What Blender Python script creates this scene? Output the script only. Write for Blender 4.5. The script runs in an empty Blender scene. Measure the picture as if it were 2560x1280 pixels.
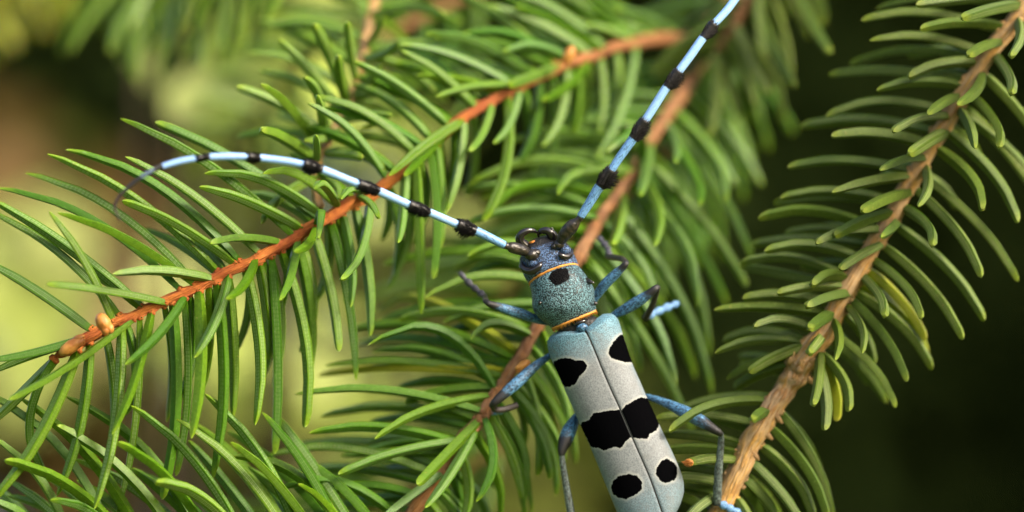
import bpy, math, random
from mathutils import Vector, Matrix, noise
rnd = random.Random(7)
SC = bpy.context.scene
COL = SC.collection

# ------------------------------------------------------------------ camera, sky, sun, exposure
W_MM, D0 = 94.0, 500.0                 # width of the field at the focus plane, lens to focus plane (mm)
PITCH, CAM_Z = math.radians(6.0), 1.30
cam_d = bpy.data.cameras.new('camera')
cam_d.sensor_width = 36.0
cam_d.lens = 36.0 * D0 / W_MM
cam_d.clip_start, cam_d.clip_end = 0.02, 2000.0
cam_d.dof.use_dof = True
cam_d.dof.focus_distance = 0.5
cam_d.dof.aperture_fstop = cam_d.lens / 20.0
cam = bpy.data.objects.new('camera', cam_d)
COL.objects.link(cam)
CAM_R = Matrix.Rotation(math.radians(90) + PITCH, 4, 'X')
cam.matrix_world = Matrix.Translation((0, -0.5, CAM_Z)) @ CAM_R
SC.camera = cam

SUN_EL, SUN_AZ = math.radians(33), math.radians(128)     # azimuth clockwise from +Y (the way the camera looks)
world = bpy.data.worlds.new('World')
SC.world = world
world.use_nodes = True
wn = world.node_tree.nodes
wl = world.node_tree.links
wn.clear()
sky = wn.new('ShaderNodeTexSky')
sky.sky_type = 'NISHITA'
sky.sun_disc = False
sky.sun_elevation = SUN_EL
sky.sun_rotation = SUN_AZ
sky.air_density, sky.dust_density, sky.ozone_density = 1.0, 6.0, 0.6
bg = wn.new('ShaderNodeBackground')
bg.inputs['Strength'].default_value = 0.15
wo = wn.new('ShaderNodeOutputWorld')
wl.new(sky.outputs[0], bg.inputs['Color'])
wl.new(bg.outputs[0], wo.inputs['Surface'])

sun_d = bpy.data.lights.new('sun', 'SUN')
sun_d.energy = 1.5
sun_d.angle = math.radians(11)
sun_d.color = (1.0, 0.93, 0.80)
sun = bpy.data.objects.new('sun', sun_d)
COL.objects.link(sun)
sdir = Vector((math.sin(SUN_AZ) * math.cos(SUN_EL), math.cos(SUN_AZ) * math.cos(SUN_EL), math.sin(SUN_EL)))
sun.rotation_euler = sdir.to_track_quat('Z', 'Y').to_euler()
sun.location = sdir * 3 + Vector((0, 0, CAM_Z))

SC.view_settings.view_transform = 'Standard'
SC.view_settings.look = 'None'
SC.view_settings.gamma = 1.0
SC.view_settings.exposure = 1.28
SC.view_settings.use_curve_mapping = False
SC.cycles.max_bounces = 6

# ------------------------------------------------------------------ helpers
PXMM = 2560.0 / W_MM
def P(x, y, d):
    """a point d millimetres behind the focus plane, in the direction of photo position x, y"""
    k = (D0 + d) / D0
    v = Vector(((x - 1280) / PXMM * k, (640 - y) / PXMM * k, -(D0 + d))) * 0.001
    return cam.matrix_world @ v
def S(px, d=0.0):
    return px / PXMM * 0.001 * (D0 + d) / D0
TOCAM = (CAM_R @ Vector((0, 0, 1)))
RIGHT = (CAM_R @ Vector((1, 0, 0)))
UP = (CAM_R @ Vector((0, 1, 0)))

def tag(o, label=None, cat=None, group=None, kind=None):
    if label: o['label'] = label
    if cat: o['category'] = cat
    if group: o['group'] = group
    if kind: o['kind'] = kind
    return o
def link(o, parent=None):
    COL.objects.link(o)
    if parent is not None:
        o.parent = parent
        q, off = parent, Vector((0, 0, 0))
        o.matrix_parent_inverse = PINV.get(parent.name, Matrix.Identity(4))
    return o
PINV = {}
def empty(name, loc):
    o = bpy.data.objects.new(name, None)
    o.empty_display_size = 0.01
    o.location = loc
    COL.objects.link(o)
    PINV[o.name] = Matrix.Translation(-Vector(loc))
    return o
def mesh_obj(name, verts, faces, mat, parent=None, smooth=True, attrs=None):
    me = bpy.data.meshes.new(name)
    me.from_pydata([tuple(v) for v in verts], [], faces)
    if smooth:
        me.polygons.foreach_set('use_smooth', [True] * len(me.polygons))
    if attrs:
        for k, vals in attrs.items():
            a = me.attributes.new(k, 'FLOAT', 'POINT')
            a.data.foreach_set('value', vals)
    me.materials.append(mat)
    me.update()
    o = bpy.data.objects.new(name, me)
    return link(o, parent)

def catmull(pts, n):
    """n samples through a list of equal-length tuples"""
    m = len(pts)
    if m == 2:
        return [tuple(a + (b - a) * i / (n - 1) for a, b in zip(*pts)) for i in range(n)]
    out = []
    for i in range(n):
        f = i / (n - 1) * (m - 1)
        k = min(int(f), m - 2)
        t = f - k
        p0, p1, p2, p3 = pts[max(k - 1, 0)], pts[k], pts[k + 1], pts[min(k + 2, m - 1)]
        out.append(tuple(0.5 * (2 * b + (c - a) * t + (2 * a - 5 * b + 4 * c - d) * t * t + (3 * b - a - 3 * c + d) * t ** 3)
                         for a, b, c, d in zip(p0, p1, p2, p3)))
    return out

class MB:
    def __init__(self):
        self.v, self.f, self.at = [], [], {}
    def put(self, vs, fs, **attrs):
        o = len(self.v)
        self.v += vs
        self.f += [tuple(i + o for i in f) for f in fs]
        for k in attrs:
            self.at.setdefault(k, [0.0] * o)
        for k in self.at:
            self.at[k] += attrs.get(k, [0.0] * len(vs))
    def tube(self, pts, rad, sides=10, cap=True, flat=1.0, ref=None, wob=None, t0=0.0, t1=1.0):
        """tube through world points; rad list in metres; flat squeezes the axis towards the camera"""
        n = len(pts)
        vs, fs, ts, an = [], [], [], []
        for i, p in enumerate(pts):
            tg = (pts[min(i + 1, n - 1)] - pts[max(i - 1, 0)]).normalized()
            r = ref or TOCAM
            if abs(tg.dot(r)) > 0.95: r = UP
            a = tg.cross(r).normalized()
            b = a.cross(tg).normalized()
            for k in range(sides):
                th = 2 * math.pi * k / sides
                rr = rad[i] * (wob(i / (n - 1), th) if wob else 1.0)
                vs.append(p + a * math.cos(th) * rr + b * math.sin(th) * rr * flat)
                ts.append(t0 + (t1 - t0) * i / (n - 1)); an.append(k / sides)
        for i in range(n - 1):
            for k in range(sides):
                k2 = (k + 1) % sides
                fs.append((i * sides + k, i * sides + k2, (i + 1) * sides + k2, (i + 1) * sides + k))
        if cap:
            fs.append(tuple(range(sides - 1, -1, -1)))
            fs.append(tuple((n - 1) * sides + k for k in range(sides)))
        self.put(vs, fs, t=ts, ang=an)
    def spike(self, p, q, r, sides=4):
        tg = (q - p).normalized()
        ref = TOCAM if abs(tg.dot(TOCAM)) < 0.95 else UP
        a = tg.cross(ref).normalized(); b = a.cross(tg)
        vs = [p + (a * math.cos(2 * math.pi * k / sides) + b * math.sin(2 * math.pi * k / sides)) * r for k in range(sides)] + [q]
        self.put(vs, [(k, (k + 1) % sides, sides) for k in range(sides)], t=[0.0] * sides + [1.0])
    def ball(self, c, rx, ry, rz, ax=None, seg=12, rings=8):
        ax = ax or (RIGHT, UP, TOCAM)
        vs, fs = [], []
        for i in range(rings + 1):
            ph = math.pi * i / rings
            for k in range(seg):
                th = 2 * math.pi * k / seg
                vs.append(c + ax[0] * rx * math.sin(ph) * math.cos(th) + ax[1] * ry * math.sin(ph) * math.sin(th) + ax[2] * rz * math.cos(ph))
        for i in range(rings):
            for k in range(seg):
                k2 = (k + 1) % seg
                fs.append((i * seg + k, (i + 1) * seg + k, (i + 1) * seg + k2, i * seg + k2))
        self.put(vs, fs)
    def build(self, name, mat, parent=None, smooth=True):
        return mesh_obj(name, self.v, self.f, mat, parent, smooth, self.at)

# ------------------------------------------------------------------ materials
class NT:
    def __init__(self, name):
        self.m = bpy.data.materials.new(name)
        self.m.use_nodes = True
        self.t = self.m.node_tree
        self.b = self.t.nodes['Principled BSDF']
        self.out = self.t.nodes['Material Output']
    def n(self, ty, ins=None, **props):
        x = self.t.nodes.new(ty)
        for k, v in props.items(): setattr(x, k, v)
        for k, v in (ins or {}).items(): self.set(x.inputs[k], v)
        return x
    def set(self, sock, v):
        if isinstance(v, bpy.types.NodeSocket): self.t.links.new(v, sock)
        else: sock.default_value = v
    def math(self, op, a, b=0.0, clamp=False):
        x = self.n('ShaderNodeMath', operation=op, use_clamp=clamp)
        self.set(x.inputs[0], a); self.set(x.inputs[1], b)
        return x.outputs[0]
    def mix(self, f, a, b):
        x = self.n('ShaderNodeMix', data_type='RGBA')
        self.set(x.inputs[0], f)
        self.set(x.inputs[6], a if isinstance(a, bpy.types.NodeSocket) else (*a, 1))
        self.set(x.inputs[7], b if isinstance(b, bpy.types.NodeSocket) else (*b, 1))
        return x.outputs[2]
    def step(self, v, a, b):
        x = self.n('ShaderNodeMapRange', interpolation_type='SMOOTHSTEP')
        self.set(x.inputs[0], v); x.inputs[1].default_value = a; x.inputs[2].default_value = b
        return x.outputs[0]
    def attr(self, name):
        return self.n('ShaderNodeAttribute', attribute_name=name).outputs['Fac']
    def noise(self, scale, detail=3.0, rough=0.6, vec=None):
        x = self.n('ShaderNodeTexNoise')
        x.inputs['Scale'].default_value = scale; x.inputs['Detail'].default_value = detail; x.inputs['Roughness'].default_value = rough
        self.set(x.inputs['Vector'], vec or self.n('ShaderNodeTexCoord').outputs['Object'])
        return x.outputs['Fac']
    def bump(self, h, strength=0.5, dist=0.0002):
        x = self.n('ShaderNodeBump', {'Height': h})
        x.inputs['Strength'].default_value = strength; x.inputs['Distance'].default_value = dist
        self.set(self.b.inputs['Normal'], x.outputs[0])
    def fin(self, col, rough=0.5, spec=0.5):
        self.set(self.b.inputs['Base Color'], col if isinstance(col, bpy.types.NodeSocket) else (*col, 1))
        self.set(self.b.inputs['Roughness'], rough)
        self.set(self.b.inputs['Specular IOR Level'], spec)
        return self.m

def needle_mat(name, base, base2, tip, pale, rough=0.36):
    m = NT(name)
    rn = m.n('ShaderNodeObjectInfo').outputs['Random']
    c = m.mix(rn, base, base2)
    t = m.attr('t')
    nz = m.noise(3.0, 3.0)
    c = m.mix(m.math('MULTIPLY', nz, 0.45), c, tuple(x * 0.6 for x in base))
    c = m.mix(m.step(t, 0.88, 1.02), c, tip)
    # fine grain and smudges running across the blade
    ob = m.n('ShaderNodeSeparateXYZ', {0: m.n('ShaderNodeTexCoord').outputs['Object']})
    gv_ = m.n('ShaderNodeCombineXYZ', {0: m.math('MULTIPLY', ob.outputs[0], 1.6), 1: m.math('MULTIPLY', ob.outputs[1], 34.0), 2: m.math('ADD', m.math('MULTIPLY', ob.outputs[2], 1.6), m.math('MULTIPLY', rn, 50.0))}).outputs[0]
    grain = m.noise(1.3, 4.0, 0.7, gv_)
    c = m.mix(m.math('MULTIPLY', m.step(grain, 0.45, 0.75), 0.55), c, tuple(x * 0.42 for x in base))
    c = m.mix(m.math('MULTIPLY', m.step(grain, 0.42, 0.22), 0.30), c, pale)
    # two rows of pale breathing pores along each face, a darker line on the ridge
    an = m.attr('ang')
    row = m.math('ADD', m.math('MULTIPLY', m.step(an, 0.42, 0.56), m.step(an, 0.80, 0.64)), m.step(an, 0.86, 1.0))
    dots = m.math('ABSOLUTE', m.math('SINE', m.math('MULTIPLY', t, 150.0)))
    k = m.math('MULTIPLY', row, m.math('ADD', 0.35, m.math('MULTIPLY', m.step(dots, 0.2, 0.7), 0.65)))
    k = m.math('MULTIPLY', k, m.math('MULTIPLY', m.step(t, 0.02, 0.15), m.step(t, 0.98, 0.85)))
    k = m.math('MULTIPLY', k, m.step(m.math('FRACT', m.math('MULTIPLY', rn, 7.31)), 0.0, 0.8))
    c = m.mix(m.math('MULTIPLY', m.step(an, 0.22, 0.0), 0.4), c, tuple(x * 0.5 for x in base))
    c = m.mix(m.math('MULTIPLY', k, 0.42), c, pale)
    # small tan blemishes on some
    bl = m.math('MULTIPLY', m.step(m.noise(0.8, 3.0, 0.75, gv_), 0.66, 0.72), m.step(rn, 0.35, 0.7))
    c = m.mix(m.math('MULTIPLY', bl, 0.6), c, (0.32, 0.22, 0.07))
    m.b.inputs['Subsurface Weight'].default_value = 0.45
    m.b.inputs['Subsurface Radius'].default_value = (0.7, 1.0, 0.15)
    m.b.inputs['Subsurface Scale'].default_value = 0.0008
    m.bump(m.math('ADD', k, grain), 0.35, 0.00006)
    return m.fin(c, m.math('ADD', rough, m.math('MULTIPLY', nz, 0.15)), 0.24)
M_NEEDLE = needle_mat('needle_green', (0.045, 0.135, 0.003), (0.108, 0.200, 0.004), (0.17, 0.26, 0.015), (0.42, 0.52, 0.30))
M_NEEDLE_D = needle_mat('needle_olive_shaded', (0.046, 0.085, 0.007), (0.085, 0.130, 0.009), (0.15, 0.19, 0.018), (0.36, 0.40, 0.18), 0.5)  # olive base darkened; the branch's deeper shade is put into the colour
M_NEEDLE_L = needle_mat('needle_light', (0.085, 0.18, 0.01), (0.15, 0.25, 0.02), (0.24, 0.32, 0.04), (0.42, 0.52, 0.28))
M_NEEDLE_Y = needle_mat('needle_yellow', (0.22, 0.26, 0.012), (0.30, 0.30, 0.012), (0.40, 0.38, 0.05), (0.4, 0.4, 0.2))

def bark(name, c1, c2, c3, grey=0.0, rough=0.75, old=False):
    m = NT(name)
    tc = m.n('ShaderNodeTexCoord').outputs['Object']
    n1 = m.noise(900.0, 4.0, 0.65, tc)
    n2 = m.noise(260.0, 3.0, 0.6, tc)
    c = m.mix(m.step(n1, 0.32, 0.68), c1, c2)
    c = m.mix(m.math('MULTIPLY', m.step(n2, 0.5, 0.68), 0.8), c, c3)
    stripe = m.step(m.noise(14.0, 2.0, 0.5, m.n('ShaderNodeCombineXYZ', {0: m.math('MULTIPLY', m.attr('ang'), 1.6), 1: m.math('MULTIPLY', m.attr('t'), 2.0), 2: 0.0}).outputs[0]), 0.35, 0.62)
    if old:
        c = m.mix(m.math('MULTIPLY', m.step(m.math('ADD', m.attr('t'), m.math('MULTIPLY', n2, 0.1)), 0.45, 0.12), 0.75), c, m.mix(n1, (0.13, 0.055, 0.02), (0.30, 0.16, 0.075)))
    if grey > 0:
        c = m.mix(m.math('MULTIPLY', stripe, grey), c, (0.38, 0.30, 0.20))
    m.bump(m.math('ADD', n1, stripe), 0.7, 0.00025)
    return m.fin(c, rough, 0.3)
M_BARK_O = bark('bark_orange', (0.33, 0.085, 0.014), (0.52, 0.17, 0.03), (0.26, 0.05, 0.012), old=True)
M_BARK_B = bark('bark_brown', (0.17, 0.062, 0.018), (0.34, 0.145, 0.045), (0.11, 0.036, 0.012), 0.22)
M_BARK_G = bark('bark_tan', (0.30, 0.15, 0.04), (0.56, 0.31, 0.075), (0.17, 0.08, 0.03), 0.55)
M_PEG_O = bark('peg_orange', (0.34, 0.07, 0.02), (0.46, 0.12, 0.03), (0.22, 0.04, 0.015))
M_BUD = bark('bud_scales', (0.36, 0.13, 0.025), (0.52, 0.26, 0.06), (0.20, 0.06, 0.015), 0.0, 0.4)

def beetle_mats():
    M = {}
    # downy blue-grey wing case with black velvet blotches
    m = NT('wing_case')
    tc = m.n('ShaderNodeTexCoord').outputs['Object']
    fine = m.noise(7000.0, 3.0, 0.7, tc)
    mid = m.noise(900.0, 3.0, 0.6, tc)
    c = m.mix(m.step(fine, 0.25, 0.7), (0.12, 0.136, 0.145), (0.235, 0.25, 0.258))
    blue = m.attr('blue')
    vo = m.step(m.noise(9500.0, 2.0, 0.5, tc), 0.36, 0.60)
    bl = m.mix(vo, (0.030, 0.085, 0.12), (0.13, 0.29, 0.37))
    c = m.mix(m.math('MULTIPLY', blue, m.math('ADD', 0.72, m.math('MULTIPLY', mid, 0.4)), True), c, bl)
    c = m.mix(m.math('MULTIPLY', m.step(mid, 0.48, 0.72), 0.5), c, (0.15, 0.155, 0.155))
    sp = m.math('ADD', m.attr('spot'), m.math('MULTIPLY', m.math('SUBTRACT', m.noise(1500.0, 4.0, 0.75, tc), 0.5), 13.0))
    rim = m.math('MULTIPLY', m.step(sp, 9.0, 1.0), 0.45)
    c = m.mix(rim, c, (0.42, 0.42, 0.38))
    k = m.step(sp, 1.0, -0.8)
    c = m.mix(k, c, (0.0016, 0.0016, 0.002))
    c = m.mix(m.step(m.attr('u'), 0.022, 0.006), c, (0.05, 0.055, 0.055))
    m.bump(m.math('ADD', fine, m.math('MULTIPLY', mid, 0.6)), 0.35, 0.00006)
    M['wing'] = m.fin(c, 0.62, m.math('MULTIPLY', m.math('SUBTRACT', 1.0, k), 0.28))
    # head and thorax
    m = NT('body_down')
    tc = m.n('ShaderNodeTexCoord').outputs['Object']
    sp1 = m.math('SUBTRACT', m.step(m.noise(7600.0, 2.5, 0.6, tc), 0.40, 0.62), m.math('MULTIPLY', m.step(m.noise(700.0, 3.0, 0.6, tc), 0.45, 0.75), 0.55), True)
    hd = m.attr('head')
    light = m.mix(hd, (0.125, 0.25, 0.29), (0.085, 0.165, 0.34))
    dark = m.mix(hd, (0.006, 0.016, 0.020), (0.008, 0.013, 0.030))
    c = m.mix(sp1, dark, light)
    blk = m.math('ADD', m.attr('dark'), m.math('MULTIPLY', m.math('SUBTRACT', m.noise(1800.0, 3.0, 0.7, tc), 0.5), 0.5))
    c = m.mix(m.step(blk, 0.40, 0.62), c, (0.010, 0.009, 0.009))
    sp = m.math('ADD', m.attr('spot'), m.math('MULTIPLY', m.math('SUBTRACT', m.noise(2400.0, 3.0, 0.7, tc), 0.5), 10.0))
    kk = m.step(sp, 1.2, -1.0)
    c = m.mix(kk, c, (0.0015, 0.0015, 0.0018))
    m.bump(m.math('ADD', sp1, m.noise(2200.0, 3.0, 0.6, tc)), 0.6, 0.00008)
    M['body'] = m.fin(c, 0.42, m.math('SUBTRACT', 0.42, m.math('MULTIPLY', kk, 0.36)))
    # legs: blue down over dark chitin, black towards the knee
    def leg(name, lo, hi, edge0, edge1, tail=(0.012, 0.011, 0.012)):
        m = NT(name)
        tc = m.n('ShaderNodeTexCoord').outputs['Object']
        st = m.noise(9.0, 4.0, 0.7, m.n('ShaderNodeCombineXYZ', {0: m.math('MULTIPLY', m.attr('ang'), 6.0), 1: m.math('MULTIPLY', m.attr('t'), 2.4), 2: 0.3}).outputs[0])
        c = m.mix(m.step(m.math('ADD', m.math('MULTIPLY', st, 0.55), m.math('MULTIPLY', m.noise(5200.0, 2.0, 0.6, tc), 0.45)), 0.43, 0.58), lo, hi)
        e = m.math('ADD', m.attr('t'), m.math('MULTIPLY', m.math('SUBTRACT', m.noise(1500.0, 3.0, 0.7, tc), 0.5), 0.3))
        c = m.mix(m.step(e, edge0, edge1), c, tail)
        m.bump(st, 0.5, 0.00008)
        return m.fin(c, 0.38, 0.45)
    M['femur'] = leg('leg_blue', (0.012, 0.032, 0.060), (0.095, 0.24, 0.42), 0.55, 0.70)
    M['femur_club'] = leg('leg_blue_club', (0.012, 0.035, 0.065), (0.095, 0.26, 0.43), 0.50, 0.64)
    M['tibia'] = leg('leg_grey', (0.016, 0.018, 0.018), (0.13, 0.17, 0.16), 0.85, 1.0)
    M['tibia_dark'] = leg('leg_dark', (0.012, 0.010, 0.010), (0.060, 0.045, 0.04), 2.0, 2.1)
    M['tarsus_blue'] = leg('foot_blue', (0.06, 0.15, 0.30), (0.17, 0.34, 0.60), 2.0, 2.1)
    M['tarsus_dark'] = leg('foot_dark', (0.016, 0.015, 0.020), (0.075, 0.075, 0.10), 2.0, 2.1)
    # antenna joints: sky blue with a black end
    def ant(name, lo, hi, e):
        m = NT(name)
        tc = m.n('ShaderNodeTexCoord').outputs['Object']
        st = m.noise(8.0, 3.0, 0.6, m.n('ShaderNodeCombineXYZ', {0: m.math('MULTIPLY', m.attr('ang'), 5.0), 1: m.math('MULTIPLY', m.attr('t'), 3.5), 2: 0.7}).outputs[0])
        c = m.mix(m.step(st, 0.36, 0.52), lo, hi)
        ee = m.math('ADD', m.attr('t'), m.math('MULTIPLY', m.math('SUBTRACT', m.noise(3000.0, 2.0, 0.6, tc), 0.5), 0.05))
        c = m.mix(m.step(ee, e - 0.015, e + 0.015), c, (0.008, 0.007, 0.007))
        m.bump(st, 0.3, 0.00005)
        return m.fin(c, 0.4, 0.45)
    M['ant_speck'] = ant('feeler_speckled', (0.03, 0.07, 0.14), (0.16, 0.34, 0.62), 0.56)
    M['ant_blue'] = ant('feeler_blue', (0.18, 0.34, 0.60), (0.26, 0.45, 0.74), 0.57)
    M['ant_blue2'] = ant('feeler_blue_outer', (0.18, 0.32, 0.62), (0.23, 0.40, 0.72), 0.72)
    M['ant_dark'] = ant('feeler_dark', (0.02, 0.03, 0.05), (0.07, 0.11, 0.18), 0.45)
    M['ant_end'] = ant('feeler_end', (0.02, 0.012, 0.010), (0.035, 0.02, 0.016), 0.9)
    m = NT('chitin_black')
    n1 = m.noise(2600.0, 3.0, 0.6)
    m.bump(n1, 0.9, 0.00012)
    M['chitin'] = m.fin(m.mix(m.step(n1, 0.4, 0.7), (0.008, 0.007, 0.006), (0.040, 0.030, 0.020)), 0.28, 0.6)
    M['eye'] = NT('eye_black').fin((0.010, 0.008, 0.008), 0.12, 0.7)
    M['hair_black'] = NT('hair_black').fin((0.007, 0.006, 0.006), 0.6, 0.2)
    M['hair_lit_cream'] = NT('hair_lit_cream').fin((0.42, 0.40, 0.32), 0.6, 0.2)  # cream tone carries the warm sidelight on one edge of the antennae
    M['hair_blue'] = NT('hair_blue').fin((0.13, 0.22, 0.30), 0.6, 0.2)
    M['hair_orange'] = NT('hair_orange').fin((0.62, 0.27, 0.055), 0.55, 0.3)
    M['palp'] = NT('palp_orange').fin((0.50, 0.18, 0.03), 0.4, 0.4)
    return M
BM = beetle_mats()

# ------------------------------------------------------------------ the setting: ground far below the frame
m = NT('meadow')
gn = m.noise(1.4, 5.0, 0.7)
m.fin(m.mix(m.step(gn, 0.35, 0.7), (0.045, 0.085, 0.015), (0.13, 0.16, 0.03)), 0.9, 0.1)
gv, gf = [], []
GN = 40
for i in range(GN + 1):
    for j in range(GN + 1):
        u, v = i / GN * 2 - 1, j / GN * 2 - 1
        x, y = math.copysign(abs(u) ** 3 * 900, u), math.copysign(abs(v) ** 3 * 900, v)
        gv.append((x, y, 0.05 * noise.noise(Vector((x * 0.4, y * 0.4, 0)))))
for i in range(GN):
    for j in range(GN):
        a = i * (GN + 1) + j
        gf.append((a, a + GN + 1, a + GN + 2, a + 1))
tag(mesh_obj('ground', gv, gf, m.m), kind='structure')

# ------------------------------------------------------------------ needles
LEV = {}
def needle_mesh(b, tap, mat):
    """unit needle along +Y bowed towards +Z by b half-widths, rhombic section with rounded ridges"""
    key = (b, tap, mat.name)
    if key in LEV: return LEV[key]
    R, K = 11, 8
    vs, fs, ts, an = [], [], [], []
    for i in range(R + 1):
        t = i / R
        t = t if i < R - 2 else (0.925, 0.975, 0.998)[i - (R - 2)]
        bow = b * (4 * t * (1 - t)) * (0.82 + 0.36 * t)
        prof = (0.70 + 0.30 * min(1, t / 0.12)) * (1 - (0.06, 0.20)[tap % 2] * max(0, (t - 0.45) / 0.55))
        prof *= {R - 2: (0.90, 0.74)[tap % 2], R - 1: (0.68, 0.44)[tap % 2], R: (0.20, 0.10)[tap % 2]}.get(i, 1.0)
        for k in range(K):
            th = 2 * math.pi * k / K + (0.0, 0.35, 0.75)[tap // 2]
            r = prof * (1.0 if k % 2 == 0 else 0.775)
            vs.append((r * math.cos(th), t, bow + r * 0.92 * math.sin(th)))
            ts.append(t); an.append(float(k % 2))
    for i in range(R):
        for k in range(K):
            k2 = (k + 1) % K
            fs.append((i * K + k, i * K + k2, (i + 1) * K + k2, (i + 1) * K + k))
    fs.append(tuple(range(K)))
    fs.append(tuple(R * K + k for k in range(K - 1, -1, -1)))
    me = bpy.data.meshes.new('needle')
    me.from_pydata(vs, [], [tuple(reversed(f)) for f in fs])
    me.polygons.foreach_set('use_smooth', [True] * len(me.polygons))
    for e in me.edges:                       # the four ridges stay crisp
        a, c = e.vertices
        if a % K == c % K and (a % K) % 2 == 0: e.use_edge_sharp = True
    for nm, vals in (('t', ts), ('ang', an)):
        at = me.attributes.new(nm, 'FLOAT', 'POINT'); at.data.foreach_set('value', vals)
    me.materials.append(mat)
    me.update()
    LEV[key] = me
    return me

def put_needle(parent, base, mid, tip, hw, mat, r=rnd):
    hw *= 1.30
    ch = tip - base
    L = ch.length
    if L < 1e-5: return None
    y = ch / L
    off = mid - (base + tip) * 0.5
    off -= y * off.dot(y)
    b = off.length / hw
    z = off.normalized() if off.length > hw * 0.12 else None
    if z is None:
        a = y.cross(Vector((r.uniform(-1, 1), r.uniform(-1, 1), r.uniform(-1, 1)))).normalized()
        z = a
    x = y.cross(z).normalized()
    b = min(12.0, round(b * 2) / 2)
    me = needle_mesh(b, (1 if r.random() < (0.25 if mat is M_NEEDLE_D else 0.7) else 0) + 2 * r.randrange(3), mat)
    o = bpy.data.objects.new('needle', me)
    mtx = Matrix(((x.x, y.x, z.x, base.x), (x.y, y.y, z.y, base.y), (x.z, y.z, z.z, base.z), (0, 0, 0, 1)))
    s = Matrix.Diagonal((hw, L, hw, 1))
    COL.objects.link(o)
    o.parent = parent
    o.matrix_basis = mtx @ s
    o.matrix_parent_inverse = PINV[parent.name]
    return o

class Branch:
    def __init__(self, stem, label, mat_stem, mat_needle, group=None, n=70, name='spruce_branch', knob=0.16):
        """stem: (x, y, depth, radius px) from the older end to the tip"""
        self.s = catmull(stem, n)
        self.root = empty(name, P(*stem[0][:3]))
        tag(self.root, label, 'branch', group)
        self.ms, self.mn = mat_stem, mat_needle
        self.mb = MB()
        self.pegs = []
        ph = rnd.uniform(0, 6)
        def wob(t, th):
            return 1 + 1.4 * knob * math.sin(3 * th + 60 * t + ph) * math.sin(2 * th - 34 * t) + knob * 0.7 * noise.noise(Vector((math.cos(th), math.sin(th), t * 40 + ph)))
        fine = catmull(self.s, n * 2)
        self.mb.tube([P(x, y, d) for x, y, d, r in fine], [S(r, d) for x, y, d, r in fine], 12, wob=wob)
    def near(self, x, y):
        return min(range(len(self.s)), key=lambda i: (self.s[i][0] - x) ** 2 + (self.s[i][1] - y) ** 2)
    def needle(self, bx, by, mx, my, tx, ty, dt=None, hw=11.0, mat=None, snap=True):
        i = self.near(bx, by)
        sx, sy, sd, sr = self.s[i]
        vx, vy = bx - sx, by - sy
        l = math.hypot(vx, vy)
        lim = sr * 0.75
        if snap and l > lim:
            bx, by = sx + vx / l * lim, sy + vy / l * lim
        if dt is None: dt = sd + rnd.uniform(-3, 3)
        zs = sr / PXMM * 0.75 * (1 if dt > sd else -1) * max(0.0, 1 - min(l, lim) / max(lim, 1e-6)) 
        db = sd + zs
        base, tip = P(bx, by, db), P(tx, ty, dt)
        L = (tip - base).length
        mid = P(mx, my, (db + dt) * 0.5 + rnd.uniform(-0.02, 0.03) * L * 1000)
        put_needle(self.root, base, mid, tip, S(hw * rnd.uniform(0.92, 1.08), dt), mat or self.mn)
        # the woody peg that carries it
        d = (mid - base).normalized()
        c = P(sx, sy, sd)
        dirp = (d + (base - c).normalized() * 0.6).normalized() if (base - c).length > 1e-6 else d
        i2 = max(0, i - 2)
        c2 = P(*self.s[i2][:3])
        self.mb.tube([c2 + (base - c) * 0.7, c + (base - c) * 0.85, base + dirp * S(4), base + d * S(10)], [S(hw * 0.3), S(hw * 0.85), S(hw * 1.0), S(hw * 0.8)], 7, t0=i / len(self.s), t1=i / len(self.s))
    def traced(self, rows, hw=11.0, front=-3.0, back=4.0, mat=None):
        for row in rows.strip().split('\n'):
            f = row.split()
            if not f: continue
            a = [float(v) for v in f[:6]]
            dt, h, mm = None, hw, mat
            for e in f[6:]:
                if e == 'f': dt = 'f'
                elif e == 'b': dt = 'b'
                elif e == 'y': mm = M_NEEDLE_Y
                elif e[0] == 'd': dt = float(e[1:])
                elif e[0] == 'w': h = float(e[1:])
            sd = self.s[self.near(a[0], a[1])][2]
            if dt == 'f': dt = sd + front + rnd.uniform(-1, 1)
            elif dt == 'b': dt = sd + back + rnd.uniform(-1, 1)
            elif dt is None: dt = sd + rnd.uniform(-1.2, 1.5)
            self.needle(*a, dt, h, mm)
    def fill(self, n, t0, t1, left, right, length, hw=10.5, phis=(15, 75), sides=(1, -1), jit=0.12, bend=0.10, mat=None, seed=1):
        """needles growing from the far side of the twig; left/right are photo directions of the two rows (degrees, 0 = right, 90 = up)"""
        r = random.Random(seed)
        for j in range(n):
            t = t0 + (t1 - t0) * (j + r.random()) / n
            i = min(len(self.s) - 1, int(t * (len(self.s) - 1)))
            x, y, d, rad = self.s[i]
            side = r.choice(sides)
            ang = math.radians((left if side > 0 else right) + r.gauss(0, 7))
            phi = math.radians(r.uniform(*phis))
            L = length * r.uniform(0.75, 1.1)
            ca, sa = math.cos(ang) * math.cos(phi), -math.sin(ang) * math.cos(phi)
            tx, ty, dt = x + ca * L, y + sa * L, d + math.sin(phi) * L / PXMM
            # bow away from the twig's own direction
            nx, ny = -sa, ca
            bw = L * bend * r.uniform(0.3, 1.2) * (-1 if side > 0 else 1) * (1 if left > right else 1)
            mx, my = (x + tx) / 2 + nx * bw * -1, (y + ty) / 2 + ny * bw * -1
            self.needle(x + ca * rad * 0.6, y + sa * rad * 0.6, mx, my, tx, ty, dt, hw, mat)
    def done(self):
        self.mb.build('stem', self.ms, self.root)
        return self.root

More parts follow.
